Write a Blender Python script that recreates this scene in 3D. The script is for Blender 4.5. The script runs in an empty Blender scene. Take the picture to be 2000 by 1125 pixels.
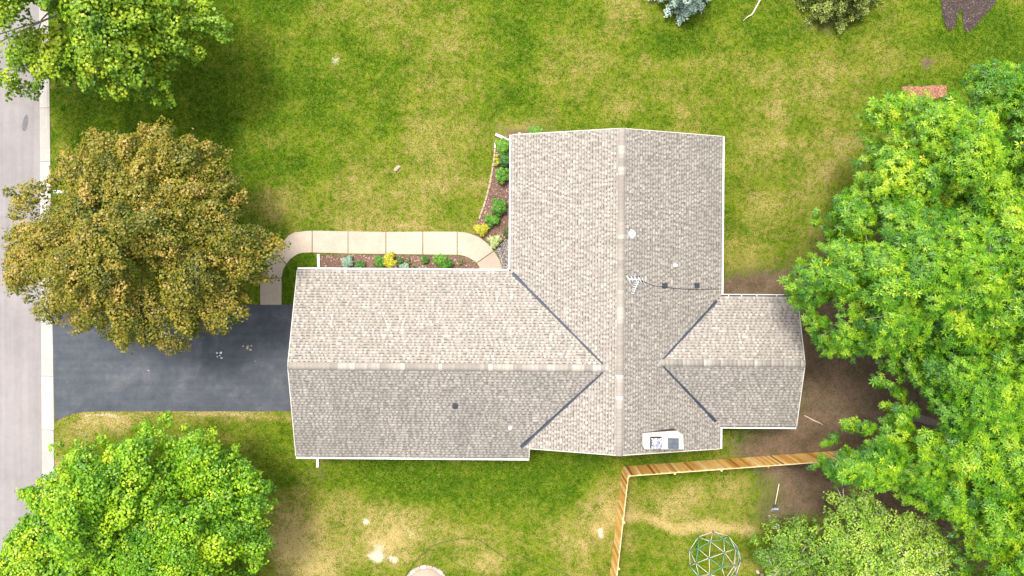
import bpy, bmesh, math, random
import numpy as np
from mathutils import Vector, Matrix, noise as mnoise

SC = bpy.context.scene
R = math.radians
rng = np.random.default_rng(7)
random.seed(7)

# ------------------------------------------------------------------ camera, sky, sun, exposure
CAM_H = 37.3
FOC = 1332.0                      # focal length in photograph pixels (2000 wide)
cam = bpy.data.cameras.new('camera')
cam.sensor_width = 36.0
cam.lens = 36.0 * FOC / 2000.0
cam.clip_end = 2000.0
cam_ob = bpy.data.objects.new('camera', cam)
cam_ob.location = (0, 0, CAM_H)
cam_ob.rotation_euler = (0, 0, 0)
SC.collection.objects.link(cam_ob)
SC.camera = cam_ob

SUN_EL, SUN_AZ = R(69), R(-32)    # azimuth measured clockwise from +Y (up in the picture)
world = bpy.data.worlds.new('World')
SC.world = world
world.use_nodes = True
wn = world.node_tree
wn.nodes.clear()
w_out = wn.nodes.new('ShaderNodeOutputWorld')
w_bg = wn.nodes.new('ShaderNodeBackground')
w_sky = wn.nodes.new('ShaderNodeTexSky')
w_sky.sky_type = 'NISHITA'
w_sky.sun_disc = False
w_sky.sun_elevation = SUN_EL
w_sky.sun_rotation = SUN_AZ
w_sky.dust_density = 4.0
w_sky.ozone_density = 0.6
w_hs = wn.nodes.new('ShaderNodeHueSaturation')
w_hs.inputs['Saturation'].default_value = 0.35     # a thin bright overcast
wn.links.new(w_sky.outputs[0], w_hs.inputs['Color'])
wn.links.new(w_hs.outputs[0], w_bg.inputs['Color'])
w_bg.inputs['Strength'].default_value = 0.15
wn.links.new(w_bg.outputs[0], w_out.inputs['Surface'])

sun = bpy.data.lights.new('sun', 'SUN')
sun.energy = 1.75
sun.angle = R(13)
sun.color = (1.0, 0.955, 0.88)
sun_ob = bpy.data.objects.new('sun', sun)
sdir = Vector((math.sin(SUN_AZ) * math.cos(SUN_EL), math.cos(SUN_AZ) * math.cos(SUN_EL), math.sin(SUN_EL)))
sun_ob.rotation_euler = sdir.to_track_quat('Z', 'Y').to_euler()
sun_ob.location = (0, 0, 60)
SC.collection.objects.link(sun_ob)

SC.view_settings.view_transform = 'Standard'
SC.view_settings.look = 'None'
SC.view_settings.gamma = 1.0
SC.view_settings.use_curve_mapping = False
SC.view_settings.exposure = 1.12
SC.cycles.max_bounces = 6
SC.cycles.diffuse_bounces = 3
SC.cycles.transmission_bounces = 4
SC.cycles.transparent_max_bounces = 4

COL = SC.collection

# ------------------------------------------------------------------ helpers
def at(px, py, z=0.0):
    """a point of the place from its position in the photograph and its height"""
    s = (CAM_H - z) / FOC
    return Vector(((px - 1000.0) * s, -(py - 562.5) * s, z))

def link(o, parent=None):
    COL.objects.link(o)
    if parent is not None:
        o.parent = parent
    return o

def tag(o, label=None, cat=None, group=None, kind=None):
    if label: o['label'] = label
    if cat: o['category'] = cat
    if group: o['group'] = group
    if kind: o['kind'] = kind
    return o

def empty(name, loc=(0, 0, 0), rz=0.0, parent=None):
    o = bpy.data.objects.new(name, None)
    o.empty_display_size = 0.2
    o.location = loc
    o.rotation_euler = (0, 0, rz)
    return link(o, parent)

def np_mesh(name, verts, faces, mat=None, attrs=None, smooth=False):
    """verts (N,3), faces (M,k) arrays -> mesh; attrs are per-face floats or colours"""
    verts = np.asarray(verts, dtype=np.float32)
    faces = np.asarray(faces, dtype=np.int32)
    me = bpy.data.meshes.new(name)
    me.vertices.add(len(verts))
    me.vertices.foreach_set('co', verts.ravel())
    M, k = faces.shape
    me.loops.add(M * k)
    me.loops.foreach_set('vertex_index', faces.ravel())
    me.polygons.add(M)
    me.polygons.foreach_set('loop_start', np.arange(0, M * k, k, dtype=np.int32))
    if smooth:
        me.polygons.foreach_set('use_smooth', np.ones(M, dtype=bool))
    me.update(calc_edges=True)
    if attrs:
        for an, av in attrs.items():
            av = np.asarray(av, dtype=np.float32)
            dom = 'FACE' if len(av) == M else 'POINT'
            a = me.attributes.new(an, 'FLOAT', dom)
            a.data.foreach_set('value', av)
    if mat: me.materials.append(mat)
    return me

class MB:
    """collects simple solids into one mesh"""
    def __init__(s):
        s.v = []; s.f = []; s.sm = []
    def add(s, vs, fs, smooth=False):
        b = len(s.v)
        s.v.extend([tuple(v) for v in vs])
        s.f.extend([tuple(b + i for i in f) for f in fs])
        s.sm.extend([smooth] * len(fs))
        return s
    def box(s, c, size, rz=0.0):
        cx, cy, cz = c; hx, hy, hz = size[0] / 2, size[1] / 2, size[2] / 2
        ca, sa = math.cos(rz), math.sin(rz)
        vs = []
        for dz in (-hz, hz):
            for dx, dy in ((-hx, -hy), (hx, -hy), (hx, hy), (-hx, hy)):
                vs.append((cx + dx * ca - dy * sa, cy + dx * sa + dy * ca, cz + dz))
        return s.add(vs, [(3, 2, 1, 0), (4, 5, 6, 7), (0, 1, 5, 4), (1, 2, 6, 5), (2, 3, 7, 6), (3, 0, 4, 7)])
    def prism(s, poly, z0, z1, z1s=None):
        """poly: ccw plan points; z0/z1 numbers or per-point lists"""
        n = len(poly)
        zb = z0 if hasattr(z0, '__len__') else [z0] * n
        zt = z1 if hasattr(z1, '__len__') else [z1] * n
        vs = [(p[0], p[1], zb[i]) for i, p in enumerate(poly)] + [(p[0], p[1], zt[i]) for i, p in enumerate(poly)]
        fs = [tuple(range(n - 1, -1, -1)), tuple(range(n, 2 * n))]
        fs += [(i, (i + 1) % n, n + (i + 1) % n, n + i) for i in range(n)]
        return s.add(vs, fs)
    def tube(s, pts, rad, n=8, cap=True, smooth=True):
        pts = [Vector(p) for p in pts]
        m = len(pts)
        rad = rad if hasattr(rad, '__len__') else [rad] * m
        vs = []; prev = None
        for i, p in enumerate(pts):
            d = (pts[min(i + 1, m - 1)] - pts[max(i - 1, 0)])
            d = d.normalized() if d.length > 1e-9 else Vector((0, 0, 1))
            if prev is None:
                a = Vector((0, 0, 1)) if abs(d.z) < 0.9 else Vector((1, 0, 0))
                x = d.cross(a).normalized()
            else:
                x = (prev - d * prev.dot(d))
                x = x.normalized() if x.length > 1e-6 else d.cross(Vector((1, 0, 0))).normalized()
            prev = x
            y = d.cross(x)
            for k in range(n):
                t = 2 * math.pi * k / n
                vs.append(p + (x * math.cos(t) + y * math.sin(t)) * rad[i])
        fs = []
        for i in range(m - 1):
            for k in range(n):
                fs.append((i * n + k, i * n + (k + 1) % n, (i + 1) * n + (k + 1) % n, (i + 1) * n + k))
        if cap:
            fs.append(tuple(range(n - 1, -1, -1)))
            fs.append(tuple(range((m - 1) * n, m * n)))
        return s.add(vs, fs, smooth)
    def lathe(s, prof, c=(0, 0, 0), n=20, smooth=True, close=True):
        vs = []; fs = []
        for r, z in prof:
            for k in range(n):
                t = 2 * math.pi * k / n
                vs.append((c[0] + r * math.cos(t), c[1] + r * math.sin(t), c[2] + z))
        m = len(prof)
        for i in range(m - 1):
            for k in range(n):
                fs.append((i * n + k, i * n + (k + 1) % n, (i + 1) * n + (k + 1) % n, (i + 1) * n + k))
        if close:
            fs.append(tuple(range(n - 1, -1, -1)))
            fs.append(tuple(range((m - 1) * n, m * n)))
        return s.add(vs, fs, smooth)
    def mesh(s, name, mat=None):
        me = bpy.data.meshes.new(name)
        me.from_pydata(s.v, [], s.f)
        me.polygons.foreach_set('use_smooth', s.sm)
        me.update()
        if mat: me.materials.append(mat)
        return me
    def build(s, name, mat=None, parent=None):
        return link(bpy.data.objects.new(name, s.mesh(name, mat)), parent)

def bevel(o, w=0.01, seg=2):
    m = o.modifiers.new('bevel', 'BEVEL')
    m.width = w; m.segments = seg; m.limit_method = 'ANGLE'
    return o

def in_poly(px, py, poly):
    """vectorised point-in-polygon"""
    px = np.asarray(px); py = np.asarray(py)
    inside = np.zeros(px.shape, dtype=bool)
    n = len(poly)
    for i in range(n):
        x1, y1 = poly[i][0], poly[i][1]; x2, y2 = poly[(i + 1) % n][0], poly[(i + 1) % n][1]
        if y1 == y2: continue
        c = ((y1 > py) != (y2 > py)) & (px < (x2 - x1) * (py - y1) / (y2 - y1) + x1)
        inside ^= c
    return inside

def dist_poly(px, py, poly):
    px = np.asarray(px, dtype=np.float64); py = np.asarray(py, dtype=np.float64)
    best = np.full(px.shape, 1e9)
    n = len(poly)
    for i in range(n):
        x1, y1 = poly[i][0], poly[i][1]; x2, y2 = poly[(i + 1) % n][0], poly[(i + 1) % n][1]
        dx, dy = x2 - x1, y2 - y1
        t = np.clip(((px - x1) * dx + (py - y1) * dy) / (dx * dx + dy * dy + 1e-12), 0, 1)
        best = np.minimum(best, np.hypot(px - x1 - t * dx, py - y1 - t * dy))
    return best

_lat = rng.random((512, 512))
def vnoise(x, y, sc, seed=0):
    """value noise 0..1"""
    x = np.asarray(x) * sc + 37.7 * (seed + 1); y = np.asarray(y) * sc + 91.3 * (seed + 2)
    xi = np.floor(x).astype(int); yi = np.floor(y).astype(int)
    fx = x - xi; fy = y - yi
    fx = fx * fx * (3 - 2 * fx); fy = fy * fy * (3 - 2 * fy)
    g = lambda a, b: _lat[a % 512, b % 512]
    return (g(xi, yi) * (1 - fx) + g(xi + 1, yi) * fx) * (1 - fy) + (g(xi, yi + 1) * (1 - fx) + g(xi + 1, yi + 1) * fx) * fy
def fbm(x, y, sc, oct=4, seed=0):
    t = 0; a = 1.0; n = 0
    for o in range(oct):
        t = t + a * vnoise(x, y, sc * 2 ** o, seed + o * 3); n += a; a *= 0.55
    return t / n

# ------------------------------------------------------------------ materials
class NT:
    def __init__(s, name):
        s.m = bpy.data.materials.new(name); s.m.use_nodes = True
        s.t = s.m.node_tree; s.t.nodes.clear()
        s.out = s.t.nodes.new('ShaderNodeOutputMaterial')
    def n(s, typ, **kw):
        nd = s.t.nodes.new(typ)
        for k, v in kw.items(): setattr(nd, k, v)
        return nd
    def l(s, a, b): s.t.links.new(a, b)
    def pos(s):
        return s.n('ShaderNodeNewGeometry').outputs['Position']
    def noise(s, scale, detail=4, rough=0.55, vec=None, dist=0.0):
        nd = s.n('ShaderNodeTexNoise')
        nd.inputs['Scale'].default_value = scale
        nd.inputs['Detail'].default_value = detail
        nd.inputs['Roughness'].default_value = rough
        nd.inputs['Distortion'].default_value = dist
        s.l(vec if vec is not None else s.pos(), nd.inputs['Vector'])
        return nd.outputs['Fac']
    def ramp(s, fac, stops):
        nd = s.n('ShaderNodeValToRGB')
        el = nd.color_ramp.elements
        while len(el) < len(stops): el.new(0.5)
        for e, (p, c) in zip(el, stops):
            e.position = p
            e.color = (c[0], c[1], c[2], 1) if hasattr(c, '__len__') else (c, c, c, 1)
        s.l(fac, nd.inputs['Fac'])
        return nd.outputs['Color']
    def mix(s, fac, a, b, mode='MIX'):
        nd = s.n('ShaderNodeMix', data_type='RGBA', blend_type=mode)
        for inp, v in ((nd.inputs[0], fac), (nd.inputs[6], a), (nd.inputs[7], b)):
            if hasattr(v, 'is_linked') or isinstance(v, bpy.types.NodeSocket): s.l(v, inp)
            elif hasattr(v, '__len__'): inp.default_value = (v[0], v[1], v[2], 1)
            else: inp.default_value = v
        return nd.outputs[2]
    def math(s, op, a, b=0.0, clamp=False):
        nd = s.n('ShaderNodeMath', operation=op, use_clamp=clamp)
        for inp, v in ((nd.inputs[0], a), (nd.inputs[1], b)):
            if isinstance(v, bpy.types.NodeSocket): s.l(v, inp)
            else: inp.default_value = v
        return nd.outputs[0]
    def attr(s, name):
        return s.n('ShaderNodeAttribute', attribute_name=name).outputs['Fac']
    def bump(s, h, strength=0.4, dist=0.02):
        b = s.n('ShaderNodeBump')
        b.inputs['Strength'].default_value = strength
        b.inputs['Distance'].default_value = dist
        s.l(h, b.inputs['Height'])
        return b.outputs['Normal']
    def done(s, color, rough=0.8, metal=0.0, normal=None, spec=0.3):
        p = s.n('ShaderNodeBsdfPrincipled')
        if isinstance(color, bpy.types.NodeSocket): s.l(color, p.inputs['Base Color'])
        else: p.inputs['Base Color'].default_value = (*color, 1)
        if isinstance(rough, bpy.types.NodeSocket): s.l(rough, p.inputs['Roughness'])
        else: p.inputs['Roughness'].default_value = rough
        p.inputs['Metallic'].default_value = metal
        p.inputs['Specular IOR Level'].default_value = spec
        if normal is not None: s.l(normal, p.inputs['Normal'])
        s.l(p.outputs[0], s.out.inputs['Surface'])
        return s.m

def mat_plain(name, col, rough=0.6, metal=0.0, var=0.12, scale=6.0, spec=0.4):
    t = NT(name)
    n = t.noise(scale, 5, 0.6)
    f = t.ramp(n, [(0.25, 1 - var), (0.75, 1 + var)])
    c = t.mix(1.0, col, f, 'MULTIPLY')
    return t.done(c, rough, metal, t.bump(t.noise(scale * 12, 3), 0.15, 0.01), spec)

GREEN_A, GREEN_B, GREEN_C = (0.042, 0.094, 0.003), (0.107, 0.17, 0.005), (0.205, 0.245, 0.012)
DRY_A, DRY_B = (0.148, 0.125, 0.023), (0.43, 0.325, 0.13)
SOIL_A, SOIL_B = (0.055, 0.036, 0.024), (0.19, 0.127, 0.083)

def lawn_colour(t, fine=True):
    p = t.pos()
    n1 = t.noise(0.8, 5, 0.65, p)
    n2 = t.noise(3.4, 5, 0.7, p)
    n3 = t.noise(13.0, 4, 0.75, p)
    n4 = t.noise(42.0, 2, 0.8, p)
    def wsum(*ws):
        r = None
        for n, w in ws:
            q = t.math('MULTIPLY', t.math('SUBTRACT', n, 0.5), w)
            r = q if r is None else t.math('ADD', r, q)
        return r
    a = t.math('ADD', wsum((n1, 0.6), (n2, 1.0), (n3, 1.2), (n4, 1.0)), t.math('ADD', 0.43, t.math('MULTIPLY', t.attr('dry'), 0.42)))
    green = t.ramp(a, [(0.26, GREEN_A), (0.5, GREEN_B), (0.72, GREEN_C)])
    kd = t.math('ADD', t.math('MULTIPLY', t.attr('dry'), 0.9), wsum((n2, 1.2), (n3, 2.0), (n4, 1.6)))
    dry = t.mix(t.ramp(kd, [(0.3, 0.0), (0.85, 1.0)]), DRY_A, DRY_B)
    k = t.math('ADD', t.attr('dry'), wsum((n2, 1.9), (n3, 2.3), (n4, 1.6)))
    k = t.ramp(k, [(0.05, 0.0), (0.75, 1.0)])
    c = t.mix(k, green, dry)
    soil = t.mix(t.ramp(t.math('ADD', wsum((n1, 1.0), (n2, .8), (n3, 1.0), (n4, 1.4)), .5), [(0.2, 0.0), (0.85, 1.0)]), SOIL_A, SOIL_B)
    soil = t.mix(t.ramp(t.noise(55, 2, .6, p), [(0.6, 0.0), (0.68, 0.75)]), soil, (0.4, 0.3, 0.19))
    ks = t.math('ADD', t.attr('soil'), wsum((n2, 2.0), (n3, 2.6), (n4, 1.8)))
    ks = t.ramp(ks, [(0.3, 0.0), (0.75, 1.0)])
    c = t.mix(ks, c, soil)
    kn = t.math('ADD', t.attr('sand'), wsum((n3, 1.0), (n4, .6)))
    kn = t.ramp(kn, [(0.35, 0.0), (0.75, 1.0)])
    c = t.mix(t.math('MULTIPLY', kn, .85), c, (0.56, 0.47, 0.36))
    return c, n4

t = NT('lawn_turf')
c, n3 = lawn_colour(t)
g = t.noise(60, 3, 0.7)
c = t.mix(1.0, c, t.ramp(g, [(0.3, 0.72), (0.7, 1.2)]), 'MULTIPLY')
M_LAWN = t.done(c, 0.95, 0, t.bump(g, 0.5, 0.03), 0.1)

t = NT('grass_blades')
c, n3 = lawn_colour(t)
c = t.mix(1.0, c, t.ramp(t.attr('tone'), [(0.0, 0.7), (1.0, 1.4)]), 'MULTIPLY')
d = t.n('ShaderNodeBsdfDiffuse'); t.l(c, d.inputs['Color'])
tr = t.n('ShaderNodeBsdfTranslucent'); t.l(c, tr.inputs['Color'])
mx = t.n('ShaderNodeMixShader'); mx.inputs[0].default_value = 0.3
t.l(d.outputs[0], mx.inputs[1]); t.l(tr.outputs[0], mx.inputs[2]); t.l(mx.outputs[0], t.out.inputs['Surface'])
M_GRASS = t.m

def leaf_mat(name, cols, trans=0.23, gloss=0.025):
    """cols: colours of single leaves, from the darkest to the palest"""
    t = NT(name)
    n = len(cols)
    c = t.ramp(t.attr('tone'), [(i / (n - 1), cc) for i, cc in enumerate(cols)])
    d = t.n('ShaderNodeBsdfDiffuse'); t.l(c, d.inputs['Color'])
    tr = t.n('ShaderNodeBsdfTranslucent')
    c2 = t.mix(1.0, c, (1.2, 1.15, 0.4), 'MULTIPLY'); t.l(c2, tr.inputs['Color'])
    gl = t.n('ShaderNodeBsdfGlossy'); gl.inputs['Roughness'].default_value = 0.45
    mx = t.n('ShaderNodeMixShader'); mx.inputs[0].default_value = trans
    t.l(d.outputs[0], mx.inputs[1]); t.l(tr.outputs[0], mx.inputs[2])
    m2 = t.n('ShaderNodeMixShader'); m2.inputs[0].default_value = gloss
    t.l(mx.outputs[0], m2.inputs[1]); t.l(gl.outputs[0], m2.inputs[2])
    t.l(m2.outputs[0], t.out.inputs['Surface'])
    return t.m

M_MAPLE = leaf_mat('maple_leaves', [(0.03, 0.095, 0.005), (0.12, 0.25, 0.007), (0.29, 0.42, 0.012), (0.54, 0.58, 0.03)])
M_BRONZE = leaf_mat('bronze_leaves', [(0.026, 0.052, 0.003), (0.13, 0.145, 0.007), (0.32, 0.25, 0.024), (0.56, 0.36, 0.12)])
M_LIME = leaf_mat('lime_leaves', [(0.028, 0.105, 0.004), (0.11, 0.29, 0.006), (0.29, 0.48, 0.012), (0.56, 0.62, 0.03)])
M_ASH = leaf_mat('ash_leaves', [(0.024, 0.11, 0.005), (0.1, 0.27, 0.006), (0.29, 0.46, 0.012), (0.58, 0.62, 0.045)])
M_PALE = leaf_mat('pale_leaves', [(0.05, 0.13, 0.015), (0.15, 0.29, 0.025), (0.3, 0.46, 0.045), (0.5, 0.6, 0.1)])
M_SPRUCE = leaf_mat('spruce_needles', [(0.08, 0.18, 0.13), (0.19, 0.33, 0.27), (0.36, 0.52, 0.44), (0.58, 0.7, 0.62)], 0.15)
M_JUNIPER = leaf_mat('juniper_needles', [(0.06, 0.11, 0.02), (0.15, 0.22, 0.035), (0.27, 0.34, 0.07), (0.42, 0.46, 0.12)], 0.2)
M_SH_GREEN = leaf_mat('shrub_green', [(0.03, 0.12, 0.012), (0.075, 0.22, 0.015), (0.14, 0.32, 0.025), (0.24, 0.4, 0.04)])
M_SH_DARK = leaf_mat('shrub_dark', [(0.015, 0.06, 0.012), (0.035, 0.12, 0.02), (0.07, 0.2, 0.025), (0.13, 0.28, 0.04)])
M_SH_YEL = leaf_mat('shrub_yellow', [(0.2, 0.22, 0.01), (0.36, 0.37, 0.015), (0.52, 0.48, 0.03), (0.6, 0.54, 0.08)])
M_SH_BLUE = leaf_mat('hosta_blue', [(0.08, 0.17, 0.11), (0.17, 0.29, 0.2), (0.28, 0.4, 0.3), (0.42, 0.52, 0.4)])
M_SH_VAR = leaf_mat('variegated_leaves', [(0.12, 0.22, 0.04), (0.28, 0.38, 0.1), (0.46, 0.5, 0.22), (0.62, 0.62, 0.36)])
M_SH_OLIVE = leaf_mat('shrub_olive', [(0.05, 0.075, 0.02), (0.1, 0.13, 0.03), (0.15, 0.18, 0.05), (0.22, 0.22, 0.07)])

M_BARK = mat_plain('grey_bark', (0.2, 0.17, 0.14), 0.9, 0, 0.35, 9)
M_PALEBARK = mat_plain('pale_bark', (0.4, 0.36, 0.3), 0.9, 0, 0.3, 9)

# shingles: every tab has its own tone and weathering
t = NT('asphalt_shingles')
c = t.ramp(t.attr('tone'), [(0.0, (0.05, 0.045, 0.04)), (0.22, (0.155, 0.14, 0.124)), (0.5, (0.27, 0.239, 0.207)), (0.75, (0.375, 0.337, 0.296)), (1.0, (0.49, 0.45, 0.4))])
gr = t.noise(90, 2, 0.8)
c = t.mix(1.0, c, t.ramp(gr, [(0.25, 0.84), (0.75, 1.14)]), 'MULTIPLY')
c = t.mix(t.attr('stain'), c, (0.13, 0.122, 0.112))
M_SHINGLE = t.done(c, 0.92, 0, t.bump(gr, 0.4, 0.004), 0.15)
M_DECK = mat_plain('roof_felt', (0.07, 0.065, 0.06), 0.9)
M_WHITE = mat_plain('white_aluminium', (0.78, 0.77, 0.76), 0.4, 0, 0.05, 4)
M_DRIP = mat_plain('cream_drip_edge', (0.52, 0.48, 0.42), 0.5, 0, 0.08, 4)
M_GUTTERIN = mat_plain('gutter_silt', (0.075, 0.06, 0.05), 0.9, 0, 0.5, 5)
M_FLASH = mat_plain('slate_flashing', (0.03, 0.038, 0.055), 0.5, 0.0, 0.25, 3)
M_SIDING = mat_plain('cream_siding', (0.55, 0.5, 0.42), 0.7)
M_VENT = mat_plain('vent_slate', (0.04, 0.052, 0.068), 0.5, 0.2)
M_GLASS = mat_plain('window_glass', (0.03, 0.035, 0.04), 0.08, 0, 0.05, 2, 0.6)
M_RUBBER = mat_plain('black_rubber', (0.02, 0.02, 0.022), 0.6)
M_STEEL = mat_plain('galvanised_steel', (0.55, 0.56, 0.57), 0.32, 0.8, 0.1)
M_BRIGHT = mat_plain('bright_aluminium', (0.86, 0.87, 0.88), 0.28, 0.55, 0.03)
t = NT('speckled_lid')
c = t.ramp(t.noise(16, 3, .7), [(0.42, (0.1, 0.1, 0.14)), (0.5, (0.3, 0.3, 0.4)), (0.56, (0.6, 0.6, 0.7))])
M_LID = t.done(c, 0.4, 0.2, None, 0.4)
M_CAPGREY = mat_plain('flue_cover_metal', (0.12, 0.14, 0.165), 0.4, 0.3, 0.3)
M_CHIMTOP = mat_plain('chimney_crown', (0.5, 0.45, 0.37), 0.8, 0, 0.12, 2.5)
M_CHIMSIDE = mat_plain('chimney_siding', (0.05, 0.05, 0.05), 0.7)

def concrete(name, col, var=0.13, stain=(0.5, 0.42, 0.33)):
    t = NT(name)
    n1 = t.noise(0.8, 6, 0.65); n2 = t.noise(9, 5, 0.7); n3 = t.noise(70, 3, 0.8)
    c = t.mix(1.0, col, t.ramp(n1, [(0.3, 1 - var), (0.7, 1 + var * 0.6)]), 'MULTIPLY')
    c = t.mix(1.0, c, t.ramp(n2, [(0.3, 1 - var * 0.6), (0.7, 1 + var * 0.5)]), 'MULTIPLY')
    c = t.mix(1.0, c, t.ramp(n3, [(0.3, 0.86), (0.7, 1.1)]), 'MULTIPLY')
    c = t.mix(1.0, c, t.ramp(t.attr('tone'), [(0.0, 0.86), (1.0, 1.08)]), 'MULTIPLY')
    return t.done(c, 0.9, 0, t.bump(n3, 0.3, 0.004), 0.15)
M_WALK = concrete('walk_concrete', (0.44, 0.36, 0.285))
M_KERB = concrete('kerb_concrete', (0.42, 0.385, 0.345))

t = NT('road_asphalt')
n1 = t.noise(0.35, 5, 0.6); n2 = t.noise(3.0, 6, 0.7); n3 = t.noise(80, 2, 0.9)
c = t.ramp(n1, [(0.3, (0.232, 0.211, 0.205)), (0.7, (0.288, 0.262, 0.254))])
mp = t.n('ShaderNodeMapping'); t.l(t.pos(), mp.inputs['Vector']); mp.inputs['Scale'].default_value = (2.2, 0.06, 1)
c = t.mix(1.0, c, t.ramp(t.noise(1.6, 4, 0.6, mp.outputs[0]), [(0.3, 0.9), (0.7, 1.06)]), 'MULTIPLY')
c = t.mix(1.0, c, t.ramp(n2, [(0.3, 0.93), (0.7, 1.05)]), 'MULTIPLY')
c = t.mix(1.0, c, t.ramp(n3, [(0.25, 0.75), (0.75, 1.2)]), 'MULTIPLY')
M_ROAD = t.done(c, 0.9, 0, t.bump(n3, 0.4, 0.006), 0.15)

t = NT('drive_asphalt')
n1 = t.noise(0.55, 6, 0.65, None, 0.8); n2 = t.noise(2.2, 6, 0.7); n3 = t.noise(90, 2, 0.9)
c = t.ramp(n1, [(0.3, (0.048, 0.055, 0.068)), (0.55, (0.064, 0.07, 0.083)), (0.8, (0.11, 0.114, 0.12))])
c = t.mix(1.0, c, t.ramp(n2, [(0.3, 0.8), (0.7, 1.2)]), 'MULTIPLY')
mp = t.n('ShaderNodeMapping'); t.l(t.pos(), mp.inputs['Vector']); mp.inputs['Scale'].default_value = (0.08, 2.0, 1)
c = t.mix(1.0, c, t.ramp(t.noise(1.5, 4, 0.6, mp.outputs[0]), [(0.3, 0.88), (0.7, 1.14)]), 'MULTIPLY')
c = t.mix(1.0, c, t.ramp(n3, [(0.25, 0.7), (0.75, 1.3)]), 'MULTIPLY')
fl = t.noise(3.4, 2, 0.5)
c = t.mix(t.ramp(fl, [(0.76, 0.0), (0.8, 0.8)]), c, (0.5, 0.49, 0.46))
M_DRIVE = t.done(c, 0.75, 0, t.bump(n3, 0.4, 0.006), 0.3)

def chip_mat(name, cols):
    t = NT(name); n = len(cols)
    c = t.ramp(t.attr('tone'), [(i / (n - 1), cc) for i, cc in enumerate(cols)])
    return t.done(c, 0.9, 0, None, 0.15)
def bed_mat(name, a, b, sc=18):
    t = NT(name)
    c = t.mix(t.ramp(t.noise(sc, 5, 0.75), [(0.3, 0.0), (0.7, 1.0)]), a, b)
    c = t.mix(1.0, c, t.ramp(t.noise(0.9, 4, 0.6), [(0.3, 0.8), (0.7, 1.2)]), 'MULTIPLY')
    return t.done(c, 0.95, 0, t.bump(t.noise(sc * 2, 3), 0.8, 0.03), 0.1)
M_MULCH = bed_mat('mulch', (0.085, 0.05, 0.036), (0.23, 0.145, 0.11))
M_MULCHC = chip_mat('mulch_chips', [(0.07, 0.04, 0.028), (0.16, 0.09, 0.065), (0.27, 0.17, 0.13), (0.48, 0.37, 0.3)])
M_DMULCH = bed_mat('dark_mulch', (0.035, 0.026, 0.023), (0.085, 0.062, 0.055))
M_DMULCHC = chip_mat('dark_mulch_chips', [(0.03, 0.022, 0.019), (0.065, 0.046, 0.04), (0.1, 0.075, 0.066), (0.17, 0.13, 0.12)])
M_RMULCH = bed_mat('red_mulch', (0.17, 0.075, 0.045), (0.33, 0.16, 0.1))
M_RMULCHC = chip_mat('red_mulch_chips', [(0.14, 0.06, 0.035), (0.26, 0.12, 0.07), (0.35, 0.18, 0.11), (0.45, 0.28, 0.19)])
M_GRAVEL = bed_mat('gravel_base', (0.075, 0.065, 0.06), (0.2, 0.18, 0.16), 26)
M_GRAVELC = chip_mat('gravel_stones', [(0.08, 0.07, 0.065), (0.2, 0.18, 0.17), (0.34, 0.3, 0.28), (0.58, 0.54, 0.5)])
M_ROCK = mat_plain('cream_rock', (0.6, 0.5, 0.4), 0.85, 0, 0.2, 7)
M_EDGING = mat_plain('pink_edging_stone', (0.4, 0.29, 0.2), 0.85, 0, 0.2, 7)

t = NT('cedar')
oi = t.n('ShaderNodeObjectInfo')
wv = t.n('ShaderNodeMapping'); tc = t.n('ShaderNodeTexCoord')
t.l(tc.outputs['Object'], wv.inputs['Vector']); wv.inputs['Scale'].default_value = (1, 1, 0.06)
va = t.n('ShaderNodeVectorMath', operation='ADD'); t.l(wv.outputs[0], va.inputs[0]); t.l(oi.outputs['Location'], va.inputs[1])
gn = t.noise(28, 5, 0.6, va.outputs[0])
base = t.ramp(oi.outputs['Random'], [(0.0, (0.34, 0.13, 0.02)), (0.2, (0.62, 0.32, 0.07)), (0.6, (0.82, 0.49, 0.14)), (1.0, (0.88, 0.66, 0.32))])
c = t.mix(1.0, base, t.ramp(gn, [(0.3, 0.72), (0.7, 1.18)]), 'MULTIPLY')
M_CEDAR = t.done(c, 0.75, 0, t.bump(gn, 0.2, 0.003), 0.2)
M_RAIL = mat_plain('pale_pine', (0.62, 0.47, 0.29), 0.75, 0, 0.12, 6)
M_TEAL = mat_plain('teal_paint', (0.045, 0.33, 0.26), 0.4, 0, 0.1)
M_CREAMBAR = mat_plain('cream_paint', (0.6, 0.57, 0.46), 0.4, 0, 0.08)
M_HUB = mat_plain('dark_hub', (0.12, 0.13, 0.15), 0.5, 0.3)
M_HANDLE = mat_plain('pale_handle', (0.72, 0.66, 0.45), 0.6)
M_RED = mat_plain('red_plastic', (0.62, 0.09, 0.035), 0.5)
M_HOSE = mat_plain('dark_cable', (0.07, 0.075, 0.03), 0.6)
M_MAIL = mat_plain('mailbox_enamel', (0.68, 0.74, 0.8), 0.25, 0.2, 0.04)
M_STICK = mat_plain('bleached_wood', (0.58, 0.47, 0.36), 0.9, 0, 0.2, 8)
M_PADSTONE = concrete('pad_concrete', (0.42, 0.35, 0.27))
M_POT = mat_plain('black_pot', (0.025, 0.024, 0.024), 0.5)

# ------------------------------------------------------------------ ground, lawn, road, drive, walk
def kerbL(py): return 75.0 + (py - 165) * 0.0066      # road-side edge of the kerb (photo px)
def kerbR(py): return 97.0 + (py - 165) * 0.0126      # lawn-side edge
S0 = CAM_H / FOC
def Yto(py): return -(py - 562.5) * S0
def pyof(Y): return 562.5 - Y / S0

ROAD_Z, LAWN_Z = -0.09, -0.012
mb = MB()
mb.add([(-400, -400, -0.35), (400, -400, -0.35), (400, 400, -0.35), (-400, 400, -0.35)], [(0, 1, 2, 3)])
tag(mb.build('ground', M_LAWN), kind='structure')

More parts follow.
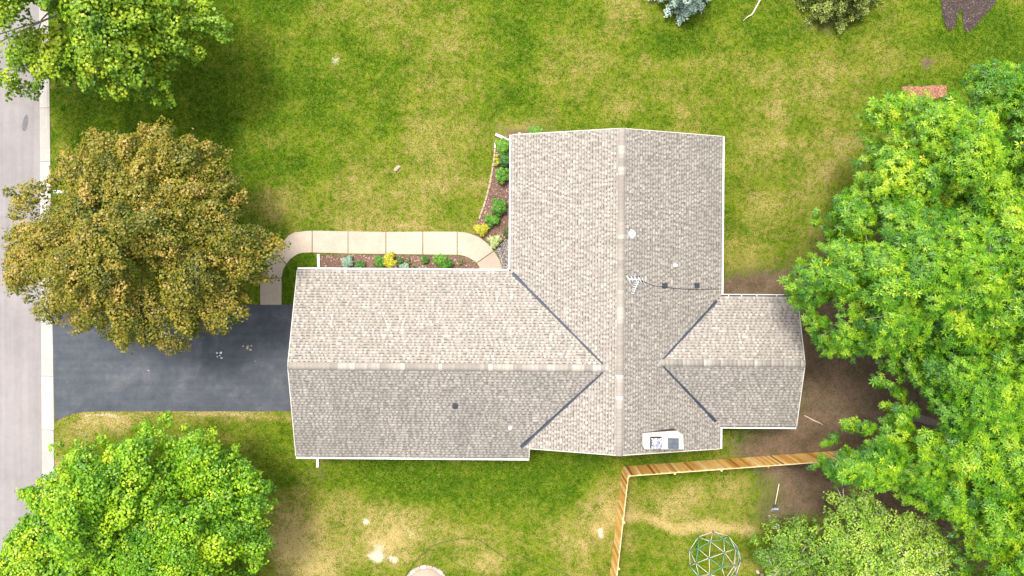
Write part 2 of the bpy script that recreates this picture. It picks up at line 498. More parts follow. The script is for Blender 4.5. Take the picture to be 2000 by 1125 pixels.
drive_px = [(101, 575), (150, 594), (600, 595), (600, 803), (190, 803.5), (165, 804), (140, 809), (118, 818), (107, 824)]
walk_out = [(509, 596), (508.5, 570), (509, 543), (518, 510), (535, 487), (556, 469), (564, 460), (575, 454), (596, 451.5), (610, 450.5),
            (680, 452), (754, 453), (826, 452.5), (893, 452.5), (907, 454), (921, 457.5), (935.5, 463), (948, 472.5), (957, 481), (964.7, 490), (974, 505), (980, 520), (982, 546)]
walk_in = [(550, 596), (550, 570), (550, 543), (553, 527), (559, 516), (566, 507), (575, 500), (582, 496), (592, 493.5), (610, 493),
           (680, 495), (754, 496), (826, 497), (893, 497.5), (901, 498.5), (909, 500.5), (917, 504), (923, 507.5), (927.5, 510.5), (931, 513.5), (936, 520), (938, 530), (939, 546)]
walk_px = walk_out + walk_in[::-1]
bed1_px = [(624, 497), (754, 498), (893, 499.5), (909, 502), (923, 509), (931, 516), (936, 522), (938, 531), (939, 560), (624, 560)]
bed2_px = [(968, 277), (985, 266), (1015, 262), (1030, 262), (1030, 466), (1004, 462), (985, 467), (968, 487), (957, 479), (948, 470), (935, 461), (928, 456), (930, 440), (938, 420), (948, 392), (957, 359), (962, 326), (965, 308)]
gravel_px = [(1030, 466), (1030, 560), (984, 560), (983, 531), (980, 518), (975, 504), (967, 490), (972, 481), (986, 468), (1004, 463)]
mulchT_px = [(1836, -30), (1840, 20), (1846, 50), (1856, 62), (1866, 50), (1871, 26), (1876, 14), (1879, 26), (1881, 50), (1888, 64), (1900, 55), (1922, 30), (1944, 5), (1955, -30)]
mulchR_px = [(1760, 172), (1775, 168), (1800, 171), (1825, 167), (1848, 168), (1848, 186), (1830, 190), (1812, 196), (1806, 206), (1790, 205), (1775, 190)]
house_px = [(590, 540), (1010, 540), (1010, 275), (1400, 275), (1398, 590), (1545, 590), (1540, 820), (1395, 825), (1390, 860), (1030, 865), (1025, 878), (590, 878)]
ex_polys = [drive_px, walk_px, bed1_px, bed2_px, gravel_px, mulchT_px, mulchR_px, house_px]

# patches of the lawn: (px, py, rx, ry, amount)
DRY = [(800, 400, 210, 60, .42), (870, 150, 70, 130, .34), (760, 310, 140, 90, .22), (1150, 120, 90, 140, .30), (1320, 200, 160, 60, .36), (1240, 40, 120, 60, .15), (1560, 260, 110, 140, .34),
       (1650, 140, 110, 60, .32), (1490, 330, 60, 120, .35), (1500, 470, 70, 90, .35), (1420, 130, 90, 90, .26), (1620, 300, 50, 60, .3), (600, 330, 120, 120, .12), (690, 60, 90, 60, .12), (655, 117, 18, 18, .4), (775, 329, 14, 10, .4),
       (745, 195, 14, 14, .35), (840, 290, 20, 20, .2), (780, 440, 70, 14, .3), (570, 1010, 60, 80, .72), (640, 980, 70, 50, .55), (700, 1070, 160, 70, .62), (800, 1060, 110, 60, .5), (950, 1080, 140, 60, .42), (1140, 1050, 80, 70, .66),
       (1180, 960, 40, 60, .5), (960, 1020, 200, 40, .28), (600, 1090, 80, 50, .6), (1300, 1022, 110, 13, .95), (1420, 1026, 80, 13, .95), (1330, 960, 50, 40, .5), (1270, 985, 50, 30, .45), (1440, 960, 60, 60, .5), (1400, 900, 60, 30, .2),
       (1290, 1080, 70, 60, .28), (160, 840, 80, 40, .62), (250, 830, 60, 20, .5), (430, 812, 160, 9, .7), (440, 850, 60, 30, .35), (120, 900, 25, 40, .5), (1010, 248, 40, 18, .7), (940, 330, 20, 80, .2), (575, 445, 30, 12, .45),
       (1480, 1110, 50, 30, .35), (1300, 252, 110, 14, .22), (150, 165, 30, 30, .25), (1640, 60, 80, 60, .1), (1780, 110, 90, 60, .22), (1760, 30, 70, 50, .1)]
LUSH = [(330, 220, 230, 200, .3), (560, 130, 200, 160, .12), (1930, 90, 110, 90, .35), (1320, 80, 90, 60, .18), (1480, 60, 70, 60, .22), (860, 915, 340, 38, .3), (1100, 940, 90, 50, .2), (900, 960, 160, 40, .15), (1400, 1060, 90, 50, .1), (1350, 915, 60, 20, .15), (530, 860, 50, 50, .1), (560, 540, 60, 60, .35)]
SOIL = [(1640, 740, 95, 150, 1.2), (1570, 860, 110, 45, 1.0), (1500, 545, 90, 34, 1.0), (1450, 560, 70, 20, .7), (1580, 940, 75, 45, .8), (1670, 960, 100, 70, 1.0), (1460, 885, 60, 30, .55), (1620, 610, 60, 90, 1.0), (1800, 720, 160, 260, 1.0), (1850, 950, 150, 200, .9),
        (1015, 256, 45, 14, .75), (1640, 540, 80, 60, .5), (1560, 1000, 60, 22, .45), (1780, 420, 120, 160, .4), (1605, 55, 50, 14, .55), (1827, 129, 11, 10, 1.0), (1500, 1000, 30, 20, .4), (185, 160, 40, 14, .35), (620, 905, 14, 20, .4), (1270, 900, 60, 10, .25)]
SAND = [(735, 1088, 17, 12, 1.2), (713, 1021, 8, 9, 1.1), (768, 1092, 8, 8, .9), (800, 1045, 9, 10, .5), (1174, 1041, 7, 11, 1.1), (740, 1068, 14, 9, .6), (655, 117, 14, 13, .6), (745, 195, 7, 7, .4), (1640, 290, 14, 16, .35), (1510, 470, 20, 12, .3), (775, 329, 9, 5, .6), (1460, 1031, 40, 5, .4), (1290, 1024, 60, 4, .35), (1545, 1010, 5, 5, .3), (425, 808, 150, 3, .55), (200, 812, 60, 4, .6)]
def lawn_fields(X, Y):
    px = 1000 + X / S0; py = 562.5 - Y / S0
    wx = px + 34 * (fbm(X, Y, 0.35, 3, 20) - .5) * 2; wy = py + 34 * (fbm(X, Y, 0.35, 3, 40) - .5) * 2
    def blob(L, wx, wy):
        a = np.zeros_like(px, dtype=np.float64)
        for (x, y, rx, ry, s) in L:
            a += s * np.exp(-(((wx - x) / rx) ** 2 + ((wy - y) / ry) ** 2))
        return a
    dry = 0.05 + 0.5 * (fbm(X * .1, Y * .9, 1.0, 3, 51) - .5) + 0.22 * (fbm(X * 1.2, Y * .12, 1.0, 2, 57) - .5) + np.where(py < 800, .76, np.where(px > 1000, .85, .72)) * blob(DRY, wx, wy) - blob(LUSH, wx, wy) + 1.0 * (fbm(X, Y, 0.55, 5, 3) - 0.5) + 0.35 * (fbm(X, Y, 2.4, 2, 9) - .5)
    soil = blob(SOIL, wx, wy) * (0.8 + .5 * fbm(X, Y, .6, 3, 90))
    sx = px + 7 * (fbm(X, Y, 2.0, 3, 60) - .5) * 2; sy = py + 7 * (fbm(X, Y, 2.0, 3, 70) - .5) * 2
    sand = blob(SAND, sx, sy)
    dry = np.where(dry > .3,   .3 + (dry - .3) * .8, dry)
    return np.clip(dry, -.25, .85), np.clip(soil, 0, 1), np.clip(sand, 0, 1)

def lawn_height(X, Y):
    return LAWN_Z + 0.05 * (fbm(X, Y, 0.12, 3, 5) - 0.5) * 0.4

ys = np.concatenate([np.linspace(-150, -19, 14), np.arange(-18, 18.01, 0.14), np.linspace(19, 150, 14)])
xs0 = np.concatenate([np.arange(0, 56, 0.14), np.linspace(57, 170, 14)])
XX = np.empty((len(ys), len(xs0))); YY = np.repeat(ys[:, None], len(xs0), 1)
for i, y in enumerate(ys):
    XX[i] = (kerbR(pyof(y)) - 1000) * S0 + xs0
ZZ = lawn_height(XX, YY)
ZZ[:, 0] = -0.005
dr, so, sa = lawn_fields(XX, YY)
ny, nx = XX.shape
idx = np.arange(ny * nx).reshape(ny, nx)
fc = np.stack([idx[:-1, :-1], idx[:-1, 1:], idx[1:, 1:], idx[1:, :-1]], -1).reshape(-1, 4)
me = np_mesh('lawn', np.stack([XX, YY, ZZ], -1).reshape(-1, 3), fc, M_LAWN, {'dry': dr.ravel(), 'soil': so.ravel(), 'sand': sa.ravel()}, True)
tag(link(bpy.data.objects.new('lawn', me)), kind='structure')

def sheet(name, pts_px, z, mat, thick=0.12, kind='structure', parent=None):
    pts = [at(p[0], p[1], 0) for p in pts_px]
    if sum(a.x * b.y - b.x * a.y for a, b in zip(pts, pts[1:] + pts[:1])) < 0: pts = pts[::-1]
    bm = bmesh.new()
    top = bm.faces.new([bm.verts.new((p.x, p.y, z)) for p in pts])
    r = bmesh.ops.extrude_face_region(bm, geom=[top])
    vs = [e for e in r['geom'] if isinstance(e, bmesh.types.BMVert)]
    # extruded copy is the new top; push the original down
    for v in bm.verts:
        if v not in vs: v.co.z = z - thick
    bmesh.ops.recalc_face_normals(bm, faces=bm.faces)
    bmesh.ops.triangulate(bm, faces=[f for f in bm.faces if len(f.verts) > 4])
    me = bpy.data.meshes.new(name); bm.to_mesh(me); bm.free()
    me.materials.append(mat)
    o = link(bpy.data.objects.new(name, me), parent)
    if kind: tag(o, kind=kind)
    return o

# road and its darker repaired spot
yT, yB = -2600, 3700
mb = MB()
kx0, kx1 = kerbL(yT), kerbL(yB)
A = at(kx0, yT); B = at(kx1, yB)
mb.add([(A.x - 9.5, A.y, ROAD_Z), (B.x - 9.5, B.y, ROAD_Z), (B.x, B.y, ROAD_Z), (A.x, A.y, ROAD_Z)], [(0, 1, 2, 3)])
tag(mb.build('road', M_ROAD), kind='structure')
M_PATCH = mat_plain('road_patch_tar', (0.13, 0.125, 0.13), 0.85, 0, 0.3, 14)
pp = []
for k in range(22):
    a = 2 * math.pi * k / 22
    u, v = 5.2 * math.cos(a), 16.5 * math.sin(a) * (1 + 0.06 * math.sin(3 * a))
    pp.append((47 + u * math.cos(.17) - v * math.sin(.17), 240 + u * math.sin(.17) + v * math.cos(.17)))
o = sheet('road_patch', pp, ROAD_Z + 0.006, M_PATCH, 0.003)

kerb = tag(empty('kerb'), kind='structure')
def kerb_section(py0, py1, low):
    prof = [(0.0, -0.085), (0.5, -0.07), (0.56, -0.062), (0.68, 0.0 if not low else -0.03), (0.76, 0.028 if not low else -0.004), (1.0, 0.03 if not low else 0.008)]
    vs = []; g = 0.35
    for py in (py0 + g, py1 - g):
        xl = (kerbL(py) - 1000) * S0; xr = (kerbR(py) - 1000) * S0 - 0.004; y = Yto(py)
        vs += [(xl + (xr - xl) * t, y, z) for t, z in prof] + [(xr, y, -0.3), (xl, y, -0.3)]
    n = len(prof) + 2
    fs = [(i, (i + 1) % n, n + (i + 1) % n, n + i) for i in range(n)] + [tuple(range(n))[::-1], tuple(range(n, 2 * n))]
    m = MB().add(vs, [f[::-1] for f in fs])
    o = m.build('kerb_section', M_KERB, kerb)
    me = o.data
    a = me.attributes.new('tone', 'FLOAT', 'FACE')
    tv = random.uniform(0.25, 1.0) + (0.15 if low else 0)
    a.data.foreach_set('value', [tv] * len(me.polygons))
    return o
py = -105 * 6
while py < 1125 + 105 * 6:
    kerb_section(py, py + 105, 523 <= py < 838)
    py += 105

dob = sheet('driveway', drive_px, 0.012, M_DRIVE)

def spill(px, py, r, n, mat):
    for i in range(n):
        cx, cy = px + random.gauss(0, r * .9), py + random.gauss(0, r * .7)
        rr = r * random.uniform(.18, .5)
        a0 = random.random() * 6
        pl = [(cx + rr * (1 + .35 * math.sin(3 * a + a0)) * math.cos(a), cy + rr * .8 * (1 + .3 * math.sin(2 * a + a0)) * math.sin(a)) for a in [2 * math.pi * k / 12 for k in range(12)]]
        sheet('paint_spill', pl, 0.017 + i * .0006, mat, 0.002)
spill(430, 692, 7, 5, mat_plain('white_spill', (0.6, 0.6, 0.62), .6))
spill(485, 680, 6, 5, mat_plain('tan_spill', (0.42, 0.38, 0.26), .8))

walkway = tag(empty('walkway'), kind='structure')
cuts = [(0, 2), (2, 4), (4, 9), (9, 10), (10, 11), (11, 12), (12, 13), (13, 19), (19, 22)]
for a, b in cuts:
    po = walk_out[a:b + 1]; pi = walk_in[a:b + 1]
    poly = po + pi[::-1]
    pts = [at(p[0], p[1], 0) for p in poly]
    # open the joints: draw both ends in by a few millimetres along the walk
    n = len(po)
    def draw(i, j, d=0.022):
        v = (pts[j] - pts[i]).normalized(); pts[i] = pts[i] + v * d
    draw(0, 1); draw(2 * n - 1, 2 * n - 2); draw(n - 1, n - 2); draw(n, n + 1)
    if sum(p.x * q.y - q.x * p.y for p, q in zip(pts, pts[1:] + pts[:1])) < 0: pts = pts[::-1]
    bm = bmesh.new()
    f = bm.faces.new([bm.verts.new((p.x, p.y, 0.028)) for p in pts])
    r = bmesh.ops.extrude_face_region(bm, geom=[f])
    nv = [e for e in r['geom'] if isinstance(e, bmesh.types.BMVert)]
    for v in bm.verts:
        if v not in nv: v.co.z = -0.1
    bmesh.ops.recalc_face_normals(bm, faces=bm.faces)
    bmesh.ops.triangulate(bm, faces=[f for f in bm.faces if len(f.verts) > 4])
    me = bpy.data.meshes.new('slab'); bm.to_mesh(me); bm.free()
    me.materials.append(M_WALK)
    at_ = me.attributes.new('tone', 'FLOAT', 'FACE')
    tv = 0.05 if a in (0, 2) else (0.12 if a == 19 else random.uniform(.5, 1))
    at_.data.foreach_set('value', [tv] * len(me.polygons))
    link(bpy.data.objects.new('slab', me), walkway)

def ragged(poly, step=3.0, amp=1.6):
    out = []
    for i in range(len(poly)):
        a, b = Vector(poly[i]), Vector(poly[(i + 1) % len(poly)])
        n = max(1, int((b - a).length / step))
        for k in range(n):
            p = a.lerp(b, k / n)
            out.append((p.x + random.gauss(0, amp * .5), p.y + random.gauss(0, amp * .5)))
    return out
def chips(name, poly_px, n, size, mat, z, flat=0.35):
    poly = [at(p[0], p[1]) for p in poly_px]
    x0, x1 = min(p.x for p in poly), max(p.x for p in poly); y0, y1 = min(p.y for p in poly), max(p.y for p in poly)
    X = rng.uniform(x0, x1, n * 3); Y = rng.uniform(y0, y1, n * 3)
    k = in_poly(X, Y, poly); X = X[k][:n]; Y = Y[k][:n]; m = len(X)
    a = rng.uniform(0, 2 * np.pi, m); L = size * rng.uniform(.5, 1.4, m); W = L * rng.uniform(.3, .7, m); T = L * flat * rng.uniform(.6, 1.2, m)
    ca, sa_ = np.cos(a), np.sin(a)
    V = np.zeros((m, 5, 3))
    for i, (u, w) in enumerate(((1, 0), (0, 1), (-1, 0), (0, -1))):
        V[:, i, 0] = X + u * L * ca - w * W * sa_; V[:, i, 1] = Y + u * L * sa_ + w * W * ca; V[:, i, 2] = z
    V[:, 4, 0] = X + rng.normal(0, .2, m) * W; V[:, 4, 1] = Y + rng.normal(0, .2, m) * W; V[:, 4, 2] = z + T
    b = np.arange(m)[:, None] * 5
    F = np.concatenate([b + np.array([[i, (i + 1) % 4, 4]]) for i in range(4)], 0)
    tone = np.tile(rng.random(m) ** 1.3, 4)
    me = np_mesh(name, V.reshape(-1, 3), F, mat, {'tone': tone})
    return tag(link(bpy.data.objects.new(name, me)), kind='stuff')
sheet('mulch_bed', bed1_px, 0.022, M_MULCH)
sheet('mulch_bed', ragged(bed2_px, 4, 1.0), 0.022, M_MULCH)
sheet('gravel_bed', gravel_px, 0.018, M_GRAVEL)
sheet('mulch_bed', ragged(mulchT_px, 3, 2.4), 0.022, M_DMULCH)
sheet('mulch_bed', ragged(mulchR_px, 3, 2.4), 0.022, M_RMULCH)

tag(chips('mulch_chips', bed1_px, 2600, 0.055, M_MULCHC, 0.018), 'brown bark chips strewn over the bed along the garage', 'mulch')
tag(chips('mulch_chips', bed2_px, 2600, 0.055, M_MULCHC, 0.018), 'brown bark chips strewn over the bed beside the edging stones', 'mulch')
tag(chips('gravel_stones', gravel_px, 2600, 0.04, M_GRAVELC, 0.014, 0.8), 'grey gravel filling the corner by the walkway end', 'gravel')
tag(chips('mulch_chips', mulchT_px, 3000, 0.05, M_DMULCHC, 0.018), 'dark mulch in the two lobed bed at the top right', 'mulch')
tag(chips('mulch_chips', mulchR_px, 1800, 0.055, M_RMULCHC, 0.018), 'red mulch in the small patch beside the ash trees', 'mulch')

# turf: blades gathered in tufts
NT_ = 270000
X = rng.uniform(-25.6, 29.5, NT_); Y = rng.uniform(-17.2, 17.2, NT_)
px = 1000 + X / S0; py = 562.5 - Y / S0
keep = px > (97.5 + (py - 165) * 0.0126 + 0.8)
jx, jy = rng.normal(0, 1.1, NT_), rng.normal(0, 1.1, NT_)
for pl in ex_polys:
    keep &= ~in_poly(px + jx, py + jy, pl)
X, Y = X[keep], Y[keep]
dr, so, sa = lawn_fields(X, Y)
keep = rng.random(len(X)) > np.clip(so * 1.25 - 0.2, 0, 0.97)
keep &= rng.random(len(X)) > np.clip(sa * 1.4 - 0.1, 0, 0.96)
X, Y, dr, so, sa = X[keep], Y[keep], dr[keep], so[keep], sa[keep]
m = len(X); nb = 3
hgt = 0.045 * (0.75 + 0.5 * fbm(X, Y, 1.3, 3, 80)) * (1 - 0.45 * dr)
V = np.zeros((m, nb, 3, 3)); tone = np.zeros((m, nb))
for b in range(nb):
    a = rng.uniform(0, 2 * np.pi, m); lean = rng.uniform(.35, 1.1, m); L = hgt * rng.uniform(.7, 1.5, m); w = rng.uniform(.01, .022, m)
    ca, sa_ = np.cos(a), np.sin(a)
    bx = X + rng.normal(0, .025, m); by = Y + rng.normal(0, .025, m); bz = lawn_height(bx, by) - .004
    V[:, b, 0] = np.stack([bx - sa_ * w, by + ca * w, bz], -1)
    V[:, b, 1] = np.stack([bx + sa_ * w, by - ca * w, bz], -1)
    V[:, b, 2] = np.stack([bx + ca * L * lean * 1.3, by + sa_ * L * lean * 1.3, bz + L * .75], -1)
    tone[:, b] = rng.random(m)
F = np.arange(m * nb * 3).reshape(-1, 3)
rp = lambda q: np.repeat(q, nb)
me = np_mesh('lawn_grass', V.reshape(-1, 3), F, M_GRASS, {'dry': rp(dr), 'soil': rp(so * 0.35), 'sand': rp(sa * 0.5), 'tone': tone.ravel()})
tag(link(bpy.data.objects.new('lawn_grass', me)), 'mown green and straw coloured grass all round the house', 'grass', kind='stuff')

# ------------------------------------------------------------------ the house
EAVE, PITCH = 2.6, 0.2925
HROT = R(-0.45)
MX0, MX1, MY0, MY1 = -0.05, 10.62, -8.09, 7.79
MR = (MX0 + MX1) / 2
GX0, GN, GS = -10.92, 0.83, -8.62
GR = (GN + GS) / 2
EX1, EN, ES = 14.52, -0.36, -6.92
ER = (EN + ES) / 2
GA = MX0 + (GN - GR)            # where the garage ridge dies into the main roof
EA = MX1 - (EN - ER)
house = tag(empty('house', (0, 0, 0), HROT), 'single storey cross gabled house with beige shingle roof and white gutters', 'house')

slopes = {
    # name: (polygon, eave point, up direction)
    'mw': ([(MX0, MY1), (MX0, GN), (GA, GR), (MX0 + (GR - (MY0)) * 0 + GA - (GR - MY0), MY0), (MR, MY0), (MR, MY1)], (MX0, 0), (1, 0)),
    'me': ([(MX1, MY0), (MX1, ES), (EA, ER), (MX1, EN), (MX1, MY1), (MR, MY1), (MR, MY0)], (MX1, 0), (-1, 0)),
    'gn': ([(MX0, GN), (GX0, GN), (GX0, GR), (GA, GR)], (0, GN), (0, -1)),
    'gs': ([(GX0, GS), (0.93, GS), (0.93, MY0), (GA - (GR - MY0), MY0), (GA, GR), (GX0, GR)], (0, GS), (0, 1)),
    'en': ([(EX1, EN), (MX1, EN), (EA, ER), (EX1, ER)], (0, EN), (0, -1)),
    'es': ([(MX1, ES), (EX1, ES), (EX1, ER), (EA, ER)], (0, ES), (0, 1)),
}
def slope_z(key, x, y):
    _, e, d = slopes[key]
    return EAVE + ((x - e[0]) * d[0] + (y - e[1]) * d[1]) * PITCH
CS = 1 / math.sqrt(1 + PITCH * PITCH)
COURSE = 0.143 * CS              # plan width of one course

def stain_at(key, x, y):
    n = fbm(np.array([x]), np.array([y]), 0.45, 3, 11)[0]
    _, e, d = slopes[key]
    al = (y if d[0] else x); up = (x if d[0] else y)
    st = fbm(np.array([al]), np.array([up * 0.25]), 1.3, 3, 31)[0]
    v = max(0.0, (n * 0.6 + st * 0.4) - 0.42) * 1.9
    amt = {'mw': 0.05, 'me': 0.34, 'gn': 0.04, 'gs': 0.62, 'en': 0.4, 'es': 0.42}[key]
    dist = (x - e[0]) * d[0] + (y - e[1]) * d[1]
    ext = {'mw': 5.3, 'me': 5.3, 'gn': 4.7, 'gs': 4.7, 'en': 3.3, 'es': 3.3}[key]
    low = 1.0 - 0.75 * dist / ext
    return min(0.75, v * amt * low * 1.5)

def make_slope(key):
    poly, e, d = slopes[key]
    n = len(poly)
    zt = [slope_z(key, *p) for p in poly]
    area = sum(poly[i][0] * poly[(i + 1) % n][1] - poly[(i + 1) % n][0] * poly[i][1] for i in range(n))
    if area < 0: poly = poly[::-1]; zt = zt[::-1]
    deck = MB().prism(poly, [z - 0.14 for z in zt], zt).build('roof_slope', M_DECK, house)
    # shingle tabs, course by course
    V = []; F = []; tone = []; stain = []
    ud = (-d[1], d[0])           # along the eave
    def plan(u, v): return (e[0] * abs(d[0]) + d[0] * v + ud[0] * u, e[1] * abs(d[1]) + d[1] * v + ud[1] * u)
    vmax = max((p[0] - e[0]) * d[0] + (p[1] - e[1]) * d[1] for p in poly)
    uv = [(p[0] * ud[0] + p[1] * ud[1], (p[0] - e[0]) * d[0] + (p[1] - e[1]) * d[1]) for p in poly]
    k = 0
    while k * COURSE < vmax - 0.02:
        v0 = k * COURSE - (0.03 if k == 0 else 0); v1 = min((k + 1) * COURSE, vmax)
        vm = (max(v0, 0) + v1) / 2
        xs = []
        for i in range(n):
            (ua, va), (ub, vb) = uv[i], uv[(i + 1) % n]
            if (va > vm) != (vb > vm): xs.append(ua + (ub - ua) * (vm - va) / (vb - va))
        xs.sort()
        for a, b in zip(xs[::2], xs[1::2]):
            u = a
            up = random.random() < .5
            while u < b - 0.01:
                w = random.uniform(.09, .16) if up else random.uniform(.06, .12)
                u2 = min(u + w, b)
                if b - u2 < .04: u2 = b
                th = random.uniform(.013, .018) if up else random.uniform(.005, .007)
                r = random.random()
                if up: tn = 0.65 + 0.06 * random.gauss(0, 1) + (0.14 if r < .2 else 0)
                else: tn = 0.55 + 0.055 * random.gauss(0, 1)
                tn = min(1, max(.2, tn))
                cx, cy = plan((u + u2) / 2, vm)
                s = stain_at(key, cx, cy)
                base = len(V)
                for (uu, vv, h) in ((u, v0, 0), (u2, v0, 0), (u, v0, th), (u2, v0, th), (u, v1 + .004, .004), (u2, v1 + .004, .004)):
                    x, y = plan(uu, vv)
                    V.append((x, y, EAVE + vv * PITCH + 0.003 + h))
                fs = [(2, 3, 5, 4), (0, 1, 3, 2), (0, 2, 4, 4), (1, 5, 3, 3)]
                F.append([base + i for i in (2, 3, 5, 4)]); tone.append(tn); stain.append(s)
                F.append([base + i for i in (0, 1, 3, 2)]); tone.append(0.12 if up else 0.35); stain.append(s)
                b2 = len(V)          # band under the next course: print plus painted butt shade, broad in the cut-outs
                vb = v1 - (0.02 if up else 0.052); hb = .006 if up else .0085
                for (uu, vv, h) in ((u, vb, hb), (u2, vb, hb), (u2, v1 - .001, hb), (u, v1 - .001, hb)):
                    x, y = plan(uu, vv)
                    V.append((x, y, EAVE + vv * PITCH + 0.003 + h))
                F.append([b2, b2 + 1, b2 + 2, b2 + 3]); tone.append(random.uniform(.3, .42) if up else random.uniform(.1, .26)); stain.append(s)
                u = u2; up = not up if random.random() < .8 else up
        k += 1
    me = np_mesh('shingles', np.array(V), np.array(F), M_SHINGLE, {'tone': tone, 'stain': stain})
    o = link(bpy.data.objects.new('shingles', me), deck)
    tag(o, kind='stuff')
    return deck
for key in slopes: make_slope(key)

# ridge caps, one bent shingle after another
def cap_mesh(tn, st):
    L, W, t0, t1 = 0.235, 0.175, 0.042, 0.026
    vs = []
    for (u, h) in ((0, t0), (L, t1)):
        for w in (-W, -0.03, 0.03, W):
            vs.append((u, w, h - max(0, abs(w) - 0.0) * PITCH))
    for w in (-W, -0.03, 0.03, W):
        vs.append((0, w, 0.012 - abs(w) * PITCH))
    F = [(0, 4, 5, 1), (1, 5, 6, 2), (2, 6, 7, 3), (8, 0, 1, 9), (9, 1, 2, 10), (10, 2, 3, 11)]
    # thin side lips
    b = len(vs)
    vs += [(0, -W, t0 - W * PITCH - .018), (L, -W, t1 - W * PITCH - .014), (0, W, t0 - W * PITCH - .018), (L, W, t1 - W * PITCH - .014)]
    F += [(b, b + 1, 4, 0), (3, 7, b + 3, b + 2)]
    F = [f[::-1] for f in F]
    tone = [tn] * 3 + [0.0] * 3 + [0.0] * 2
    return np_mesh('ridge_cap', np.array(vs), np.array(F), M_SHINGLE, {'tone': tone, 'stain': [st] * 8})
cap_pool = [cap_mesh(tn, st) for tn, st in ((.44, .0), (.52, .0), (.52, .1), (.58, .0), (.66, 0), (.74, 0), (.85, 0), (1.0, 0), (.5, .15), (.56, .05))]
def ridge(p0, p1, z, run):
    p0 = Vector((*p0, z)); p1 = Vector((*p1, z))
    d = p1 - p0; L = d.length; a = math.atan2(d.y, d.x)
    par = empty('ridge', p0, a, house)
    n = int(L / 0.204)
    wt = [1, 1.3, 1, 1.3, 1.2, 1, .5, .0, .7, 1]
    cur = random.choices(cap_pool, wt)[0]
    for i in range(n):
        if random.random() < .75: cur = random.choices(cap_pool, wt)[0]
        o = bpy.data.objects.new('ridge_cap', cur)
        o.location = (i * L / n, 0, 0.004)
        link(o, par)
ZM = EAVE + (MR - MX0) * PITCH; ZG = EAVE + (GN - GR) * PITCH; ZE = EAVE + (EN - ER) * PITCH
ridge((MR, MY1 + .01), (MR, MY0 - .01), ZM, 1)
ridge((GX0 - .01, GR), (GA + .12, GR), ZG, 1)
ridge((EX1 + .01, ER), (EA - .12, ER), ZE, 1)

# valley flashing: a folded metal strip, each half lying on one slope
def valley(a, b, ka, kb, w0, w1):
    a2, b2 = Vector(a), Vector(b)
    d = (b2 - a2).normalized(); nrm = Vector((-d.y, d.x))
    def z(p): return min(slope_z(ka, p.x, p.y), slope_z(kb, p.x, p.y))
    vs = []; N = 24
    for i in range(N + 1):
        t = i / N; c = a2.lerp(b2, t); w = w0 + (w1 - w0) * t
        w *= 1 + 0.18 * math.sin(i * 7.3)
        zc = slope_z(ka, c.x, c.y) + 0.024
        for s in (-1, 0, 1):
            q = c + nrm * (s * w / 2)
            zz = max(slope_z(ka, q.x, q.y), slope_z(kb, q.x, q.y)) + 0.024
            vs.append((q.x, q.y, zc if s == 0 else zz))
    fs = []
    for i in range(N):
        for s in range(2):
            q = (3 * i + s, 3 * i + s + 1, 3 * i + s + 4, 3 * i + s + 3)
            fs.append(q)
    m = MB().add(vs, fs)
    bm = bmesh.new(); me = m.mesh('valley_flashing', M_FLASH); bm.from_mesh(me)
    bmesh.ops.recalc_face_normals(bm, faces=bm.faces)
    if sum(f.normal.z for f in bm.faces) < 0: bmesh.ops.reverse_faces(bm, faces=bm.faces)
    bm.to_mesh(me); bm.free()
    return link(bpy.data.objects.new('valley_flashing', me), house)
gvs = GA - (GR - MY0)
valley((MX0 + .06, GN - .06), (GA - .2, GR + .2), 'mw', 'gn', 0.15, 0.085)
valley((gvs + .03, MY0 + .03), (GA - .2, GR - .2), 'mw', 'gs', 0.17, 0.09)
valley((MX1 - .22, EN - .22), (EA + .12, ER + .12), 'me', 'en', 0.14, 0.085)
valley((MX1 - .22, ES + .22), (EA + .12, ER - .12), 'me', 'es', 0.16, 0.08)

# white drip edge along the gable ends
def rake(p0, p1, z0, z1, out):
    o = Vector(out)
    vs = []
    for (p, z) in ((p0, z0), (p1, z1)):
        q = Vector(p)
        for (s, h) in ((-0.012, 0.024), (0.028, 0.024), (0.028, -0.15), (-0.012, -0.15)):
            vs.append((q.x + o.x * s, q.y + o.y * s, z + h))
    return MB().add(vs, [(0, 1, 5, 4), (1, 2, 6, 5), (2, 3, 7, 6), (3, 0, 4, 7), (3, 2, 1, 0), (4, 5, 6, 7)]).build('rake_trim', M_DRIP, house)
rake((MX0, MY1), (MR, MY1), EAVE, ZM, (0, 1)); rake((MX1, MY1), (MR, MY1), EAVE, ZM, (0, 1))
rake((0.95, MY0), (MR, MY0), EAVE + PITCH * 1.0, ZM, (0, -1)); rake((MX1, MY0), (MR, MY0), EAVE, ZM, (0, -1))
rake((GX0, GN), (GX0, GR), EAVE, ZG, (-1, 0)); rake((GX0, GS), (GX0, GR), EAVE, ZG, (-1, 0))
rake((EX1, EN), (EX1, ER), EAVE, ZE, (1, 0)); rake((EX1, ES), (EX1, ER), EAVE, ZE, (1, 0))
rake((0.93, GS), (0.93, MY0), EAVE, EAVE + (MY0 - GS) * PITCH, (1, 0))

